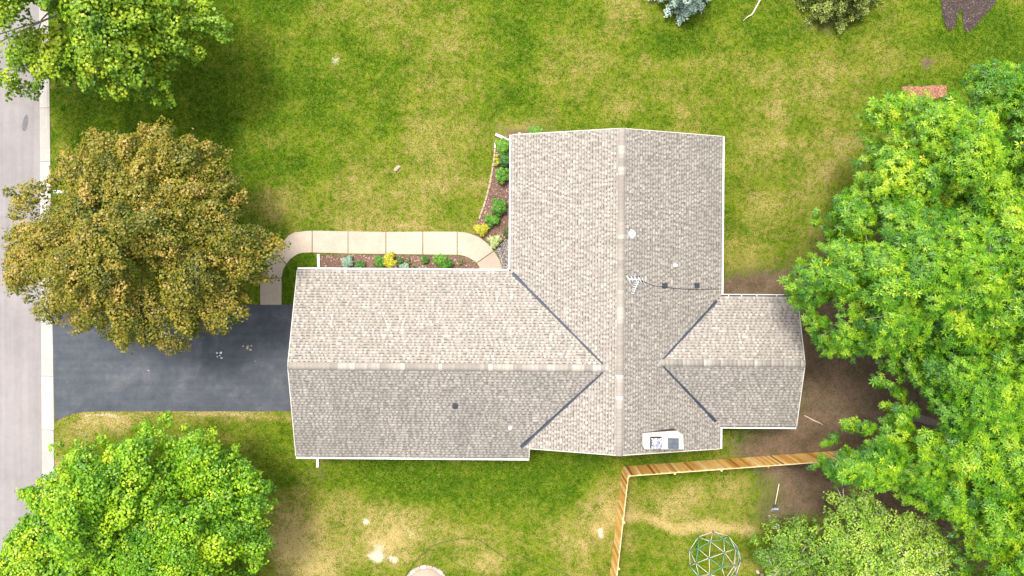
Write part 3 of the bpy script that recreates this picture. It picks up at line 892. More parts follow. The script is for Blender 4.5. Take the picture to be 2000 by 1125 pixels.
# gutters
def gutter(p0, p1, out, lip=0.028, wid=0.125, gap=0.7, fill=0.05):
    p0, p1, o = Vector(p0), Vector(p1), Vector(out)
    d = p1 - p0; L = d.length; d.normalize()
    par = empty('gutter', (0, 0, 0), 0, house)
    prof = [(-0.03, 0.0), (-0.03, -0.1), (wid - .03, -0.1), (wid, -0.03), (wid, 0.004), (wid - lip, 0.004), (wid - lip, -0.012), (wid - .012 - lip * .3, -0.03), (wid - .04, -0.088), (-0.022, -0.088), (-0.022, 0.0)]
    vs = []
    for p in (p0, p1):
        for s, h in prof:
            q = p + o * s
            vs.append((q.x, q.y, EAVE - 0.03 + h))
    n = len(prof)
    fs = [(i, (i + 1) % n, n + (i + 1) % n, n + i) for i in range(n)]
    MB().add(vs, fs).build('channel', M_WHITE, par)
    m = MB()
    c = (p0 + p1) / 2 + o * (wid / 2 - 0.026)
    a = math.atan2(d.y, d.x)
    m.box((c.x, c.y, EAVE - 0.03 - 0.088 + fill / 2), (L - .02, wid - 0.03, fill), a)
    m.build('silt', M_GUTTERIN, par)
    for q in (p0, p1):
        cc = q + o * (wid / 2 - 0.015)
        MB().box((cc.x, cc.y, EAVE - 0.078), (.012, wid + 0.03, .1), a).build('end_cap', M_WHITE, par)
    hm = MB().box((0, 0, 0), (0.035, wid + 0.01, 0.012), 0).mesh('hanger', M_WHITE)
    k = random.uniform(.3, gap)
    while k < L - .1:
        h = bpy.data.objects.new('hanger', hm)
        q = p0 + d * k + o * (wid / 2 - 0.008)
        h.location = (q.x, q.y, EAVE - 0.026); h.rotation_euler = (0, 0, a)
        link(h, par)
        k += gap * random.uniform(.75, 1.3)
    return par
gutter((GX0, GN), (MX0 - .13, GN), (0, 1), 0.075, 0.13, 1.4)
gutter((GX0, GS), (0.93, GS), (0, -1), 0.085, 0.15, 1.2)
gutter((MX0, GN + .13), (MX0, MY1), (-1, 0), 0.075, 0.13, 1.1)
gutter((MX1, EN + .13), (MX1, MY1), (1, 0), 0.08, 0.14, 1.4)
gutter((MX1, MY0), (MX1, ES - .13), (1, 0), 0.075, 0.14, .7)
gutter((MX1 + .0, EN), (EX1, EN), (0, 1), 0.035, 0.14, .8, .03)
gutter((MX1 + .0, ES), (EX1, ES), (0, -1), 0.06, 0.14, 1.1)

# walls with gables, openings
IN = 0.42
def wing(x0, x1, y0, y1, axis):
    xa, xb, ya, yb = x0 + IN, x1 - IN, y0 + IN, y1 - IN
    m = MB()
    if axis == 'y':
        xr = (xa + xb) / 2; zr = EAVE + (xr - x0) * PITCH - .16; ze = EAVE + IN * PITCH - .16
        vs = [(x, y, z) for y in (ya, yb) for x, z in ((xa, -.1), (xb, -.1), (xb, ze), (xr, zr), (xa, ze))]
    else:
        yr = (ya + yb) / 2; zr = EAVE + (yr - y0) * PITCH - .16; ze = EAVE + IN * PITCH - .16
        vs = [(x, y, z) for x in (xb, xa) for y, z in ((ya, -.1), (yb, -.1), (yb, ze), (yr, zr), (ya, ze))]
    m.add(vs, [(4, 3, 2, 1, 0)[::-1], (5, 6, 7, 8, 9)[::-1], (0, 1, 6, 5)[::-1], (1, 2, 7, 6)[::-1], (2, 3, 8, 7)[::-1], (3, 4, 9, 8)[::-1], (4, 0, 5, 9)[::-1]])
    return m.build('wall', M_SIDING, house)
wing(MX0, MX1, MY0, MY1, 'y')
wing(GX0, MX0 + 1.2, GS, GN, 'x')
wing(MX1 - 1.2, EX1, ES, EN, 'x')
def opening(name, c, size, face, mat, panels=None):
    """c: centre on the wall, face: outward normal"""
    a = math.atan2(face[1], face[0]) - math.pi / 2
    e = empty(name, c, a, house)
    w, h = size
    fr = MB()
    for sx in (-1, 1): fr.box((sx * (w / 2 + .04), .03, 0), (.08, .06, h + .16))
    fr.box((0, .03, h / 2 + .04), (w, .06, .08)); fr.box((0, .03, -h / 2 - .04), (w, .06, .08))
    fr.build('frame', M_WHITE, e)
    nx_, nz_ = panels or (1, 1)
    for i in range(nx_):
        for j in range(nz_):
            MB().box((-w / 2 + (i + .5) * w / nx_, .015, -h / 2 + (j + .5) * h / nz_), (w / nx_ - .03, .03, h / nz_ - .03)).build('pane' if mat is M_GLASS else 'panel', mat, e)
    return e
opening('garage_door', (GX0 + IN, (GR), 1.08), (4.9, 2.1), (-1, 0), M_WHITE, (4, 4))
for yy in (6.0, 3.2): opening('window', (MX0 + IN, yy, 1.5), (1.5, 1.2), (-1, 0), M_GLASS, (2, 1))
for xx in (2.6, 8.0): opening('window', (xx, MY1 - IN, 1.5), (1.4, 1.2), (0, 1), M_GLASS, (2, 1))
for yy in (6.0, 2.6): opening('window', (MX1 - IN, yy, 1.5), (1.5, 1.2), (1, 0), M_GLASS, (2, 1))
opening('window', (-5.0, GS + IN, 1.5), (1.2, 1.0), (0, -1), M_GLASS, (2, 1))
opening('patio_door', (EX1 - IN, ER, 1.1), (2.4, 2.1), (1, 0), M_GLASS, (2, 1))
opening('door', (-0.6 - .6, GN - IN, 1.08), (0.95, 2.1), (0, 1), M_WHITE, (2, 3))

HI = Matrix.Rotation(-HROT, 3, 'Z')
def hat(px, py, z):
    """photograph position -> the house's own axes"""
    return HI @ at(px, py, z)
def on_slope(px, py, key, lift=0.0):
    z = 3.2
    for _ in range(8):
        p = hat(px, py, z); z = slope_z(key, p.x, p.y) + lift
    p = hat(px, py, z)
    return Vector((p.x, p.y, z))

# downspouts with their ground extensions
def downspout(top, ground_pts, name='downspout'):
    e = empty(name, (0, 0, 0), 0, house)
    t = Vector(top)
    m = MB()
    m.box((t.x, t.y, (t.z + .1) / 2), (.08, .08, t.z - .1))
    m.build('pipe', M_WHITE, e)
    pts = [Vector(g) for g in ground_pts]
    for a, b in zip(pts[:-1], pts[1:]):
        c = (a + b) / 2; d = b - a
        MB().box((c.x, c.y, .07), (d.length, .125, .085), math.atan2(d.y, d.x)).build('extension', M_WHITE, e)
    return e
g0 = hat(620.5, 880, .07); g1 = hat(620.5, 912.5, .07)
downspout((g0.x, GS + IN - .05, 2.5), [(g0.x, GS + IN - .05, .07), g1])
g0 = hat(623, 530, .07); g1 = hat(621.8, 496.5, .07)
downspout((g0.x, GN - IN + .05, 2.5), [(g0.x, GN - IN + .05, .07), g1])
g1 = hat(968, 262.5, .07); g0 = hat(1003, 280, .07)
downspout((MX0 + IN - .05, g0.y, 2.5), [(MX0 + IN - .05, g0.y - .1, .07), g1])

# roof vents
def box_vent(px, py, key, w=.24):
    p = on_slope(px, py, key, .01)
    a = math.atan(PITCH)
    d = slopes[key][2]
    e = empty('box_vent', p, math.atan2(d[1], d[0]), house)     # local x points upslope
    m = MB(); m.add([(-.2, -.19, .0), (.2, -.19, .0), (.2, .19, .0), (-.2, .19, .0), (-.2, -.19, .012), (.2, -.19, .012), (.2, .19, .012), (-.2, .19, .012)],
                    [(3, 2, 1, 0), (4, 5, 6, 7), (0, 1, 5, 4), (1, 2, 6, 5), (2, 3, 7, 6), (3, 0, 4, 7)])
    o = m.build('flange', M_SHINGLE if False else M_VENT, e); o.rotation_euler = (0, -a, 0); o.scale = (.55, .6, 1)
    m = MB(); h = w / 2
    m.add([(-h, -h, .0), (h, -h, .0), (h, h, .0), (-h, h, .0), (-h, -h, .12), (h * .9, -h, .14), (h * .9, h, .14), (-h, h, .12)],
          [(3, 2, 1, 0), (4, 5, 6, 7), (0, 1, 5, 4), (1, 2, 6, 5), (2, 3, 7, 6), (3, 0, 4, 7)])
    o = m.build('hood', M_VENT, e); o.rotation_euler = (0, -a, 0); bevel(o, .02)
    return e
box_vent(889, 792, 'gs'); box_vent(1297.5, 557.5, 'me'); box_vent(1360, 557, 'me')
def pipe_vent(px, py, key, r=.065):
    p = on_slope(px, py, key, .0)
    e = empty('pipe_vent', p, 0, house)
    MB().lathe([(.12, -.02), (.11, .03), (.09, .06), (r + .012, .14)], n=18, close=False).build('flashing_boot', M_WHITE, e)
    MB().lathe([(r, -.05), (r, .3), (r - .018, .3), (r - .018, .05)], n=18, close=False).build('pipe', M_WHITE, e)
    MB().lathe([(.001, .1), (r - .018, .1)], n=18, close=False).build('bore', M_RUBBER, e)
    return e
pipe_vent(1318.5, 518.5, 'me'); pipe_vent(996.5, 836, 'gs', .05)
p = on_slope(1233, 457, 'me', .0)
e = empty('dome_vent', p, 0, house)
o = MB().lathe([(.22, -.06), (.22, .015), (.18, .025)], n=24).build('flange', M_BRIGHT, e)
o = MB().lathe([(.15, .0), (.16, .05), (.14, .08), (.1, .105), (.05, .118), (.004, .12)], n=24).build('dome', M_BRIGHT, e)

# chimney chase with two flue covers
zc = 4.02
cpx = [(1256, 846.5), (1321.5, 842), (1333, 850.5), (1334.5, 877), (1260, 877), (1256, 869)]
cp = [hat(x, y, zc) for x, y in cpx][::-1]
ch = empty('chimney', (0, 0, 0), 0, house)
MB().prism([(p.x, p.y) for p in cp], 2.4, zc - .05).build('chase', M_CHIMSIDE, ch)
cen = sum(cp, Vector((0, 0, 0))) / len(cp)
o = MB().prism([((p.x - cen.x) * 1.03 + cen.x, (p.y - cen.y) * 1.04 + cen.y) for p in cp], zc - .05, zc + .015).build('crown', M_CHIMTOP, ch); bevel(o, .015)
q = hat(1282.5, 866, zc + .2)
m = MB(); 
for sx in (-1, 1):
    for sy in (-1, 1): m.box((q.x + sx * .2, q.y + sy * .2, zc + .12), (.03, .03, .22))
m.box((q.x, q.y, zc + .03), (.56, .58, .03))
fc_ = m.build('flue_cap', M_RUBBER, ch)
m = MB(); N = 6
vs = []; 
for i in range(N + 1):
    for j in range(N + 1):
        u, v = i / N - .5, j / N - .5
        vs.append((q.x + u * .5, q.y + v * .5, zc + .23 + .06 * (1 - 2 * max(abs(u), abs(v))) + .025 * random.uniform(-1, 1)))
m.add(vs, [(i * (N + 1) + j, (i + 1) * (N + 1) + j, (i + 1) * (N + 1) + j + 1, i * (N + 1) + j + 1) for i in range(N) for j in range(N)])
o = m.build('crumpled_lid', M_LID, fc_); so_ = o.modifiers.new('s', 'SOLIDIFY'); so_.thickness = .012
q = hat(1316, 867, zc + .2)
m = MB(); h = .25
m.add([(q.x - h, q.y - h, zc + .03), (q.x + h, q.y - h, zc + .03), (q.x + h, q.y + h, zc + .03), (q.x - h, q.y + h, zc + .03),
       (q.x - h, q.y - h, zc + .16), (q.x + h, q.y - h, zc + .16), (q.x + h, q.y + h, zc + .16), (q.x - h, q.y + h, zc + .16), (q.x - .12, q.y + .2, zc + .27), (q.x + .17, q.y - .17, zc + .2)],
      [(3, 2, 1, 0), (0, 1, 5, 4), (1, 2, 6, 5), (2, 3, 7, 6), (3, 0, 4, 7), (7, 4, 8), (4, 5, 9, 8), (5, 6, 9), (6, 7, 8, 9)])
m.build('flue_cover', M_CAPGREY, ch)

# television antenna lying on the roof, its cable running to the east gutter
ap = Vector(HROT and Matrix.Rotation(HROT, 3, 'Z') @ on_slope(1243, 549, 'me', .0))
ant = tag(empty('roof_antenna', ap), 'white spindly television antenna on the east roof slope near the ridge', 'antenna')
def ra(px, py, z): return at(px, py, z) - ap
z1 = ap.z
def ant_z(px, py, lift):
    q = Matrix.Rotation(HROT, 3, 'Z') @ on_slope(px, py, 'me', lift); return q - ap
MB().tube([(0, 0, -.05), (0, 0, .5)], .02, 8).build('mast', M_STEEL, ant)
MB().tube([ant_z(1226, 545, .5), ant_z(1258, 547, .55)], .022, 6).build('boom', M_BRIGHT, ant)
MB().tube([ant_z(1248, 545, .5), ant_z(1237, 574, .45)], .022, 6).build('boom', M_BRIGHT, ant)
MB().tube([ant_z(1230, 541.5, .52), ant_z(1250, 540, .52)], .032, 6).build('balun', M_HUB, ant)
for k in range(9):
    x = 1228 + k * 3.6
    MB().tube([ant_z(x - 3 - 4 * (k % 2), 539 + .2 * k, .55), ant_z(x + 4, 556 + (k % 3) * 2, .5)], .01, 5).build('element', M_BRIGHT, ant)
for k in range(6):
    y = 552 + k * 4.2; x = 1245.5 - k * 1.7
    MB().tube([ant_z(x - 6 + k * .3, y - 1, .5), ant_z(x + 6 - k * .3, y + 1, .5)], .01, 5).build('element', M_BRIGHT, ant)
MB().tube([ant_z(x, y, .03) for x, y in ((1247, 546), (1255, 549), (1264, 553), (1273, 557), (1281, 559), (1292, 559.5), (1306, 562), (1325, 564), (1345, 565.2), (1370, 565.5), (1390, 565), (1404, 564.5))], .013, 6).build('cable', M_RUBBER, ant)

# ------------------------------------------------------------------ cedar fence
fence = tag(empty('cedar_fence', at(1215, 911)), 'new orange cedar privacy fence turning a corner behind the house', 'fence')
f0 = at(1215, 911)
FH = 1.83
pick = []
for k in range(4):
    m = MB(); o_ = MB()
    o_.add([(-.066, -.009, .03), (.066, -.009, .03), (.066, .009, .03), (-.066, .009, .03),
            (-.066, -.009, FH - .03), (.066, -.009, FH - .03), (.066, .009, FH - .03), (-.066, .009, FH - .03),
            (-.045, -.009, FH), (.045, -.009, FH), (.045, .009, FH), (-.045, .009, FH)],
           [(3, 2, 1, 0), (0, 1, 5, 4), (1, 2, 6, 5), (2, 3, 7, 6), (3, 0, 4, 7), (4, 5, 9, 8), (5, 6, 10, 9), (6, 7, 11, 10), (7, 4, 8, 11), (8, 9, 10, 11)])
    pick.append(o_.mesh('picket', M_CEDAR))
def fence_run(a, b, inner):
    a, b = Vector(a) - f0, Vector(b) - f0
    d = b - a; L = d.length; d.normalize(); ang = math.atan2(d.y, d.x)
    inn = Vector((inner[0], inner[1], 0))
    n = int(L / .143)
    for i in range(n):
        o = bpy.data.objects.new('picket', random.choice(pick))
        q = a + d * ((i + .5) * L / n) + inn * random.uniform(-.004, .004)
        o.location = (q.x, q.y, random.uniform(-.012, .012)); o.rotation_euler = (random.uniform(-.008, .008), random.uniform(-.006, .006), ang + random.uniform(-.02, .02))
        link(o, fence)
    for z in (.35, .95, 1.6):
        c = (a + b) / 2 + inn * .035
        MB().box((c.x, c.y, z), (L, .04, .09), ang).build('rail', M_RAIL, fence)
    c = (a + b) / 2 + inn * .034
    MB().box((c.x, c.y, FH - .045), (L, .038, .06), ang).build('top_rail', M_RAIL, fence)
    k = 0
    while k <= L + .1:
        q = a + d * min(k, L) + inn * .1
        MB().box((q.x, q.y, FH / 2 - .02), (.09, .09, FH - .06), ang).build('post', M_CEDAR, fence)
        k += 2.44
fence_run(at(1216, 911), at(1650, 879.5), (0.05, -1))
fence_run(at(1215, 912), at(1184, 1185), (1, -.1))

# ------------------------------------------------------------------ trees
LEAF = {}
def leaf_cards(pos, nrm, size, kind, tone):
    """arrays of leaf positions and normals -> vertices, quads, tones"""
    m = len(pos)
    nrm = nrm / (np.linalg.norm(nrm, axis=1, keepdims=True) + 1e-9)
    r = rng.normal(size=(m, 3)); ax = np.cross(nrm, r); ax /= (np.linalg.norm(ax, axis=1, keepdims=True) + 1e-9)
    bx = np.cross(nrm, ax)
    s = size[:, None]
    if kind == 'star':          # a compound leaf: narrow leaflets round one stalk
        K = 7; Vs = []; T = []
        for k in range(K):
            a = 2 * np.pi * k / K + rng.uniform(-.25, .25, m)
            d = ax * np.cos(a)[:, None] + bx * np.sin(a)[:, None]
            e = np.cross(nrm, d)
            L = s * rng.uniform(.75, 1.15, (m, 1)); w = L * .16
            droop = nrm * L * rng.uniform(-.45, .15, (m, 1))
            b = pos + d * L * .08
            Vs.append(np.stack([b, b + d * L * .45 + e * w + droop * .3, b + d * L + droop, b + d * L * .45 - e * w + droop * .3], 1))
            T.append(np.clip(tone + rng.normal(0, .06, m), 0, 1))
        V = np.stack(Vs, 1).reshape(-1, 3); T = np.stack(T, 1).ravel()
    else:
        asp = {'broad': .48, 'fine': .3, 'needle': .16, 'lance': .24}[kind]
        w = s * asp
        fold = nrm * s * .12
        V = np.stack([pos - ax * s * .5, pos + bx * w + fold, pos + ax * s * .5 - nrm * s * .1, pos - bx * w + fold], 1).reshape(-1, 3)
        T = tone
    F = np.arange(len(V)).reshape(-1, 4)
    return V, F, T

def lobe_leaves(c, r, n, flat=.65, out=None, up=.9, jit=.75, el=1.0):
    """leaf places over one clump of foliage (an uneven, flattened ball)"""
    d = rng.normal(size=(n, 3)); d /= np.linalg.norm(d, axis=1, keepdims=True)
    d[:, 2] = np.where(d[:, 2] < -.35, -d[:, 2], d[:, 2])
    ph = rng.uniform(0, 6.28, 3)
    lump = 1 + .16 * np.sin(d[:, 0] * 5 + ph[0]) + .16 * np.sin(d[:, 1] * 5 + ph[1]) + .1 * np.sin(d[:, 2] * 6 + ph[2])
    rr = r * lump * np.clip(1 - np.abs(rng.normal(0, .2, n)), .2, 1.1)
    p = d * rr[:, None]; p[:, 2] *= flat
    if out is not None:                            # sprays stretch away from the trunk
        k = p[:, 0] * out[0] + p[:, 1] * out[1]
        ex = (el - 1) * k[:, None] * np.array([out[0], out[1], 0])
        p = (p - (p * (1 - 1 / math.sqrt(el)) - (k * (1 - 1 / math.sqrt(el)))[:, None] * np.array([out[0], out[1], 0])) * np.array([1, 1, 0])) + ex
        p[:, 2] -= .12 * np.maximum(k, 0) * (el - 1)
    nr = d * .7 + np.array([0, 0, up]) + rng.normal(0, jit * .5, (n, 3))
    return c + p, nr

def smooth_closed(poly, it=0):
    return poly

def broad_tree(name, label, outline, ctr, z_e, z_t, mat, kind, leaf, dens, lobe_r, group=None, bark=None, gaps=(), trunk_r=.22, edge=True, branch_show=26, tone_mu=.42, tone_sd=.2, flat=.65, lobe_sd=.13, jit=.75, up=.9, tip=.22, pack=.4, fill=1.25, el=1.7, trunk_out=1.0):
    bark = bark or M_BARK
    P = [at(x, y, z_e) for x, y in outline]
    C = at(ctr[0], ctr[1], z_e)
    poly = [(p.x, p.y) for p in P]
    x0, x1 = min(p[0] for p in poly), max(p[0] for p in poly); y0, y1 = min(p[1] for p in poly), max(p[1] for p in poly)
    area = abs(sum(poly[i][0] * poly[(i + 1) % len(poly)][1] - poly[(i + 1) % len(poly)][0] * poly[i][1] for i in range(len(poly)))) / 2
    root = tag(empty(name, (C.x, C.y, 0)), label, 'tree', group)
    base = np.array([C.x, C.y, 0.0])
    rad = Vector((C.x, C.y, 0)).normalized() * trunk_out      # the stem stands on the far side of the crown's middle
    # clump centres
    cand = []; radii = []
    tries = 0; target = int(area / (lobe_r ** 2) * fill)
    while len(cand) < target and tries < target * 60:
        tries += 1
        x, y = random.uniform(x0, x1), random.uniform(y0, y1)
        if not in_poly(np.array([x]), np.array([y]), poly)[0]: continue
        db = dist_poly(np.array([x]), np.array([y]), poly)[0]
        if db < lobe_r * .35: continue
        dc = math.hypot(x - C.x, y - C.y)
        f = db / (db + dc + 1e-6)                 # 1 in the middle, 0 at the rim
        h = 1 - (1 - f) ** 2.0
        r = lobe_r * random.uniform(.6, 1.25)
        r = min(r, max(db * 1.0, lobe_r * .4))
        layer = random.random()
        z = z_e + (z_t - z_e) * (h ** .6) - (random.uniform(.0, .5) if layer < .65 else random.uniform(.6, 2.0)) * min(1, .35 + f * 2)
        z += (vnoise(np.array([x]), np.array([y]), .6, 17)[0] - .5) * 3.4 * min(1, f * 3)
        # keep the crown inside its outline as seen from above
        s = (CAM_H - z) / FOC
        qx, qy = 1000 + x / s, 562.5 - y / s
        if not in_poly(np.array([qx]), np.array([qy]), outline)[0]: continue
        de = dist_poly(np.array([qx]), np.array([qy]), outline)[0] * s
        r = min(r, max(de * 1.05, lobe_r * .3))
        if any(math.hypot(qx - gx, qy - gy) < gr + r / s for gx, gy, gr in gaps): continue
        ok = True
        for (a, rr) in zip(cand, radii):
            if (a[0] - x) ** 2 + (a[1] - y) ** 2 + ((a[2] - z) * 1.2) ** 2 < (pack * (r + rr)) ** 2: ok = False; break
        if not ok: continue
        cand.append(np.array([x, y, z])); radii.append(r)
    n_main = len(cand)
    if edge:                                       # twigs that make the rim ragged
        for i in range(len(poly)):
            a = np.array(poly[i]); b = np.array(poly[(i + 1) % len(poly)])
            L = np.linalg.norm(b - a); k = max(1, int(L / (lobe_r * .75)))
            for j in range(k):
                q = a + (b - a) * ((j + random.random()) / k)
                inw = np.array([C.x, C.y]) - q; inw /= np.linalg.norm(inw)
                r = lobe_r * random.uniform(.25, .48)
                q = q + inw * r * random.uniform(.7, 1.6)
                z = z_e + random.uniform(-.35, .45)
                qx, qy = 1000 + q[0] / ((CAM_H - z) / FOC), 562.5 - q[1] / ((CAM_H - z) / FOC)
                if any(math.hypot(qx - gx, qy - gy) < gr for gx, gy, gr in gaps): continue
                cand.append(np.array([q[0], q[1], z])); radii.append(r)
    PV, PN, PS, PT = [], [], [], []
    for c, r in zip(cand, radii):
        n = max(8, int(dens * (r ** 2) * 6.0))
        ov = (c - np.array([C.x, C.y, c[2]]))[:2]; ov = ov / (np.linalg.norm(ov) + 1e-6)
        p, nr = lobe_leaves(c, r, n, flat, jit=jit, up=up, out=ov, el=rng.uniform(1.1, el))
        lt = np.clip(rng.normal(tone_mu, lobe_sd), .05, .95)
        tipd = (p[:, 2] - c[2]) / (r * flat + 1e-6)          # tone rises to paler leaves towards the top of each clump
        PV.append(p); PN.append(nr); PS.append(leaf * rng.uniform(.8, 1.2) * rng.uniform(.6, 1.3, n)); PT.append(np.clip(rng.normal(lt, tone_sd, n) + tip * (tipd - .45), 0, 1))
    pos = np.concatenate(PV) - base; V, F, T = leaf_cards(pos, np.concatenate(PN), np.concatenate(PS), kind, np.concatenate(PT))
    me = np_mesh('crown', V, F, mat, {'tone': T})
    link(bpy.data.objects.new('crown', me), root)
    # trunk and limbs
    th = z_e * .55
    MB().tube([rad + Vector(q) for q in ((0, 0, -.15), (0, 0, .15), (.03, .02, th * .6), (0, .05, th), (.08, 0, z_e * .9), (-rad.x * .4, -rad.y * .4, z_t - 1.6))], [trunk_r * 1.5, trunk_r * 1.1, trunk_r, trunk_r * .85, trunk_r * .5, trunk_r * .12], 10).build('trunk', bark, root)
    m = MB()
    ids = list(range(n_main)); random.shuffle(ids)
    for i in ids[:branch_show]:
        c = cand[i] - base
        st = rad + Vector((0, 0, random.uniform(th * .8, z_e * .95))); en = Vector(c)
        mid = st.lerp(en, .55) + Vector((random.uniform(-.3, .3), random.uniform(-.3, .3), random.uniform(.0, .5)))
        en2 = en + Vector((0, 0, radii[i] * flat * .75))
        L = (en - st).length
        m.tube([st, st.lerp(mid, .5) + Vector((0, 0, .1)), mid, en, en2], [trunk_r * .34, trunk_r * .24, trunk_r * .15, .026, .01], 6)
        for _ in range(3):
            k = en + Vector((random.gauss(0, radii[i] * .7), random.gauss(0, radii[i] * .7), radii[i] * random.uniform(.1, .6)))
            m.tube([mid.lerp(en, .6), en.lerp(k, .5), k], [.03, .02, .008], 5)
    m.build('limbs', bark, root)
    return root

bronze = [(166, 246), (188, 252), (205, 258), (230, 271), (252, 266), (277, 241), (297, 240), (316, 248), (333, 252), (350, 266), (367, 263), (397, 271), (425, 284), (452, 295), (469, 318), (452, 340), (469, 348), (487, 384), (474, 403), (491, 442), (529, 446), (559, 476),
          (560, 506), (533, 519), (533, 540), (508, 561), (478, 561), (499, 604), (474, 625), (431, 655), (384, 651), (371, 681), (350, 698), (329, 681), (299, 672), (265, 664), (230, 677), (205, 668), (188, 630), (170, 640), (149, 655), (119, 634), (98, 632), (77, 621),
          (68, 595), (45, 582), (30, 570), (15, 544), (11, 502), (17, 459), (21, 425), (30, 391), (12, 378), (13, 357), (34, 369), (73, 352), (96, 362), (104, 339), (124, 310), (160, 296)]
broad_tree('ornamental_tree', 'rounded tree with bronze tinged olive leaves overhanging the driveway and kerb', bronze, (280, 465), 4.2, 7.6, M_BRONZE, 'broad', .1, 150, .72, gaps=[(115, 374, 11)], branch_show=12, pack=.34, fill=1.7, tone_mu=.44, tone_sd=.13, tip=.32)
maple = [(410, -80), (400, -30), (405, 10), (425, 22), (445, 40), (458, 60), (455, 82), (441, 72), (415, 64), (398, 72), (385, 84), (412, 105), (400, 120), (372, 116), (350, 133), (338, 136), (322, 126), (318, 150), (330, 172), (337, 190), (330, 206), (316, 208), (298, 198),
         (296, 184), (270, 176), (262, 198), (240, 200), (215, 188), (190, 186), (176, 177), (150, 176), (118, 168), (98, 158), (74, 160), (72, 188), (50, 182), (25, 172), (8, 186), (-20, 180), (-90, 120), (-100, -80), (150, -180)]
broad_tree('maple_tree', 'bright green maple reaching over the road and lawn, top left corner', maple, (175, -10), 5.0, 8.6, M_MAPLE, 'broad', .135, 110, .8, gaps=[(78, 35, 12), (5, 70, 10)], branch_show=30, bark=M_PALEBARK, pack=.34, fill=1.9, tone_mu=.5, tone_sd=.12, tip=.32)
lime = [(105, 864), (120, 878), (147, 878), (168, 869), (192, 857), (195, 845), (207, 857), (225, 868), (237, 848), (258, 866), (271, 819), (288, 827), (312, 812), (325, 800), (334, 803), (334, 818), (357, 825), (354, 852), (375, 842), (417, 830), (432, 857), (450, 881), (471, 864),
        (477, 887), (488, 893), (510, 920), (522, 941), (552, 968), (540, 992), (528, 1022), (541, 1046), (537, 1076), (510, 1088), (522, 1100), (498, 1118), (480, 1180), (300, 1240), (60, 1220), (-70, 1160), (-25, 1100), (0, 1078), (9, 1064), (18, 1043), (33, 1031), (54, 1010), (66, 995),
        (42, 974), (54, 953), (84, 929), (105, 926), (123, 899)]
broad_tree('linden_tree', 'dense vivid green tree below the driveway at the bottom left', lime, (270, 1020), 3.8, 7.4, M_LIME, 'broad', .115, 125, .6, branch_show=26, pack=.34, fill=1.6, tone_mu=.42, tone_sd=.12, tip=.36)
AG = 'ash trees along the right side'
def ash(outline, ctr, z_e, z_t, label, mu=.45):
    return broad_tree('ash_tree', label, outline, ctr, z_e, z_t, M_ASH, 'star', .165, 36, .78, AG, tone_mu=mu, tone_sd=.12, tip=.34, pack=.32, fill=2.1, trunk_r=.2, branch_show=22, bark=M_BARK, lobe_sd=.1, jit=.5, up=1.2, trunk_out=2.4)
ash([(1762, 182), (1740, 186), (1713, 196), (1682, 203), (1687, 229), (1664, 251), (1700, 265), (1700, 300), (1673, 318), (1673, 349), (1647, 367), (1690, 420), (1780, 460), (1930, 450), (1980, 330), (1940, 230), (1855, 194), (1811, 203), (1793, 190)], (1785, 310), 5.4, 8.6, 'ash tree crown just below the patch of red mulch', 0.42)
ash([(1882, 144), (1891, 131), (1922, 122), (1980, 127), (2060, 130), (2120, 220), (2130, 400), (1990, 430), (1870, 380), (1860, 250), (1887, 190)], (1985, 240), 5.2, 8.0, 'ash tree crown at the right edge level with the red mulch', 0.3)
ash([(1660, 365), (1638, 392), (1600, 400), (1582, 415), (1588, 432), (1615, 445), (1615, 470), (1600, 480), (1565, 500), (1545, 520), (1540, 545), (1532, 580), (1560, 600), (1580, 650), (1600, 690), (1625, 705), (1650, 690), (1690, 690), (1740, 680), (1820, 700), (1920, 660), (1960, 540), (1930, 400), (1780, 400), (1700, 400)], (1720, 540), 5.6, 9.2, 'ash tree crown reaching over the corner of the east wing roof', 0.35)
ash([(1870, 390), (1990, 340), (2120, 340), (2180, 560), (2160, 760), (1970, 790), (1840, 730), (1820, 560)], (1975, 540), 6.0, 9.6, 'ash tree crown at the right edge level with the east wing', 0.42)
ash([(1745, 690), (1705, 720), (1710, 742), (1740, 745), (1752, 770), (1720, 800), (1710, 840), (1650, 830), (1640, 855), (1605, 865), (1598, 885), (1580, 905), (1600, 925), (1640, 940), (1690, 945), (1730, 952), (1790, 965), (1900, 980), (2060, 980), (2080, 800), (2000, 690), (1850, 660)], (1820, 825), 5.2, 8.8, 'ash tree crown covering the far end of the cedar fence', 0.31)
ash([(1735, 960), (1790, 985), (1850, 1020), (1860, 1060), (1880, 1130), (1900, 1200), (2100, 1210), (2180, 1000), (2140, 820), (1970, 840), (1850, 930)], (1975, 1030), 5.0, 8.4, 'ash tree crown in the bottom right corner', 0.38)
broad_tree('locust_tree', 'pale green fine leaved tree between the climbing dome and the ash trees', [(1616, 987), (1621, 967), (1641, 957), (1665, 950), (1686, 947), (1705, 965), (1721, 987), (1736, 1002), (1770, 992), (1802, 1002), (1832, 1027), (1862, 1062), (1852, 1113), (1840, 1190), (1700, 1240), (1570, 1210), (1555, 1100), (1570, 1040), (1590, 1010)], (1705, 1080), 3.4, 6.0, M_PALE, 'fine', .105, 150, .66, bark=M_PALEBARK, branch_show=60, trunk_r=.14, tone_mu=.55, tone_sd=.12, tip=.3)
broad_tree('small_tree', 'smaller greyish green tree right beside the climbing dome', [(1570, 1000), (1540, 1013), (1515, 1005), (1500, 1012), (1480, 1030), (1465, 1052), (1465, 1085), (1488, 1105), (1498, 1150), (1560, 1190), (1600, 1160), (1600, 1060), (1595, 1010)], (1535, 1080), 2.4, 4.2, M_PALE, 'fine', .1, 150, .55, bark=M_PALEBARK, branch_show=40, trunk_r=.1, tone_mu=.33, tone_sd=.12, tip=.3)

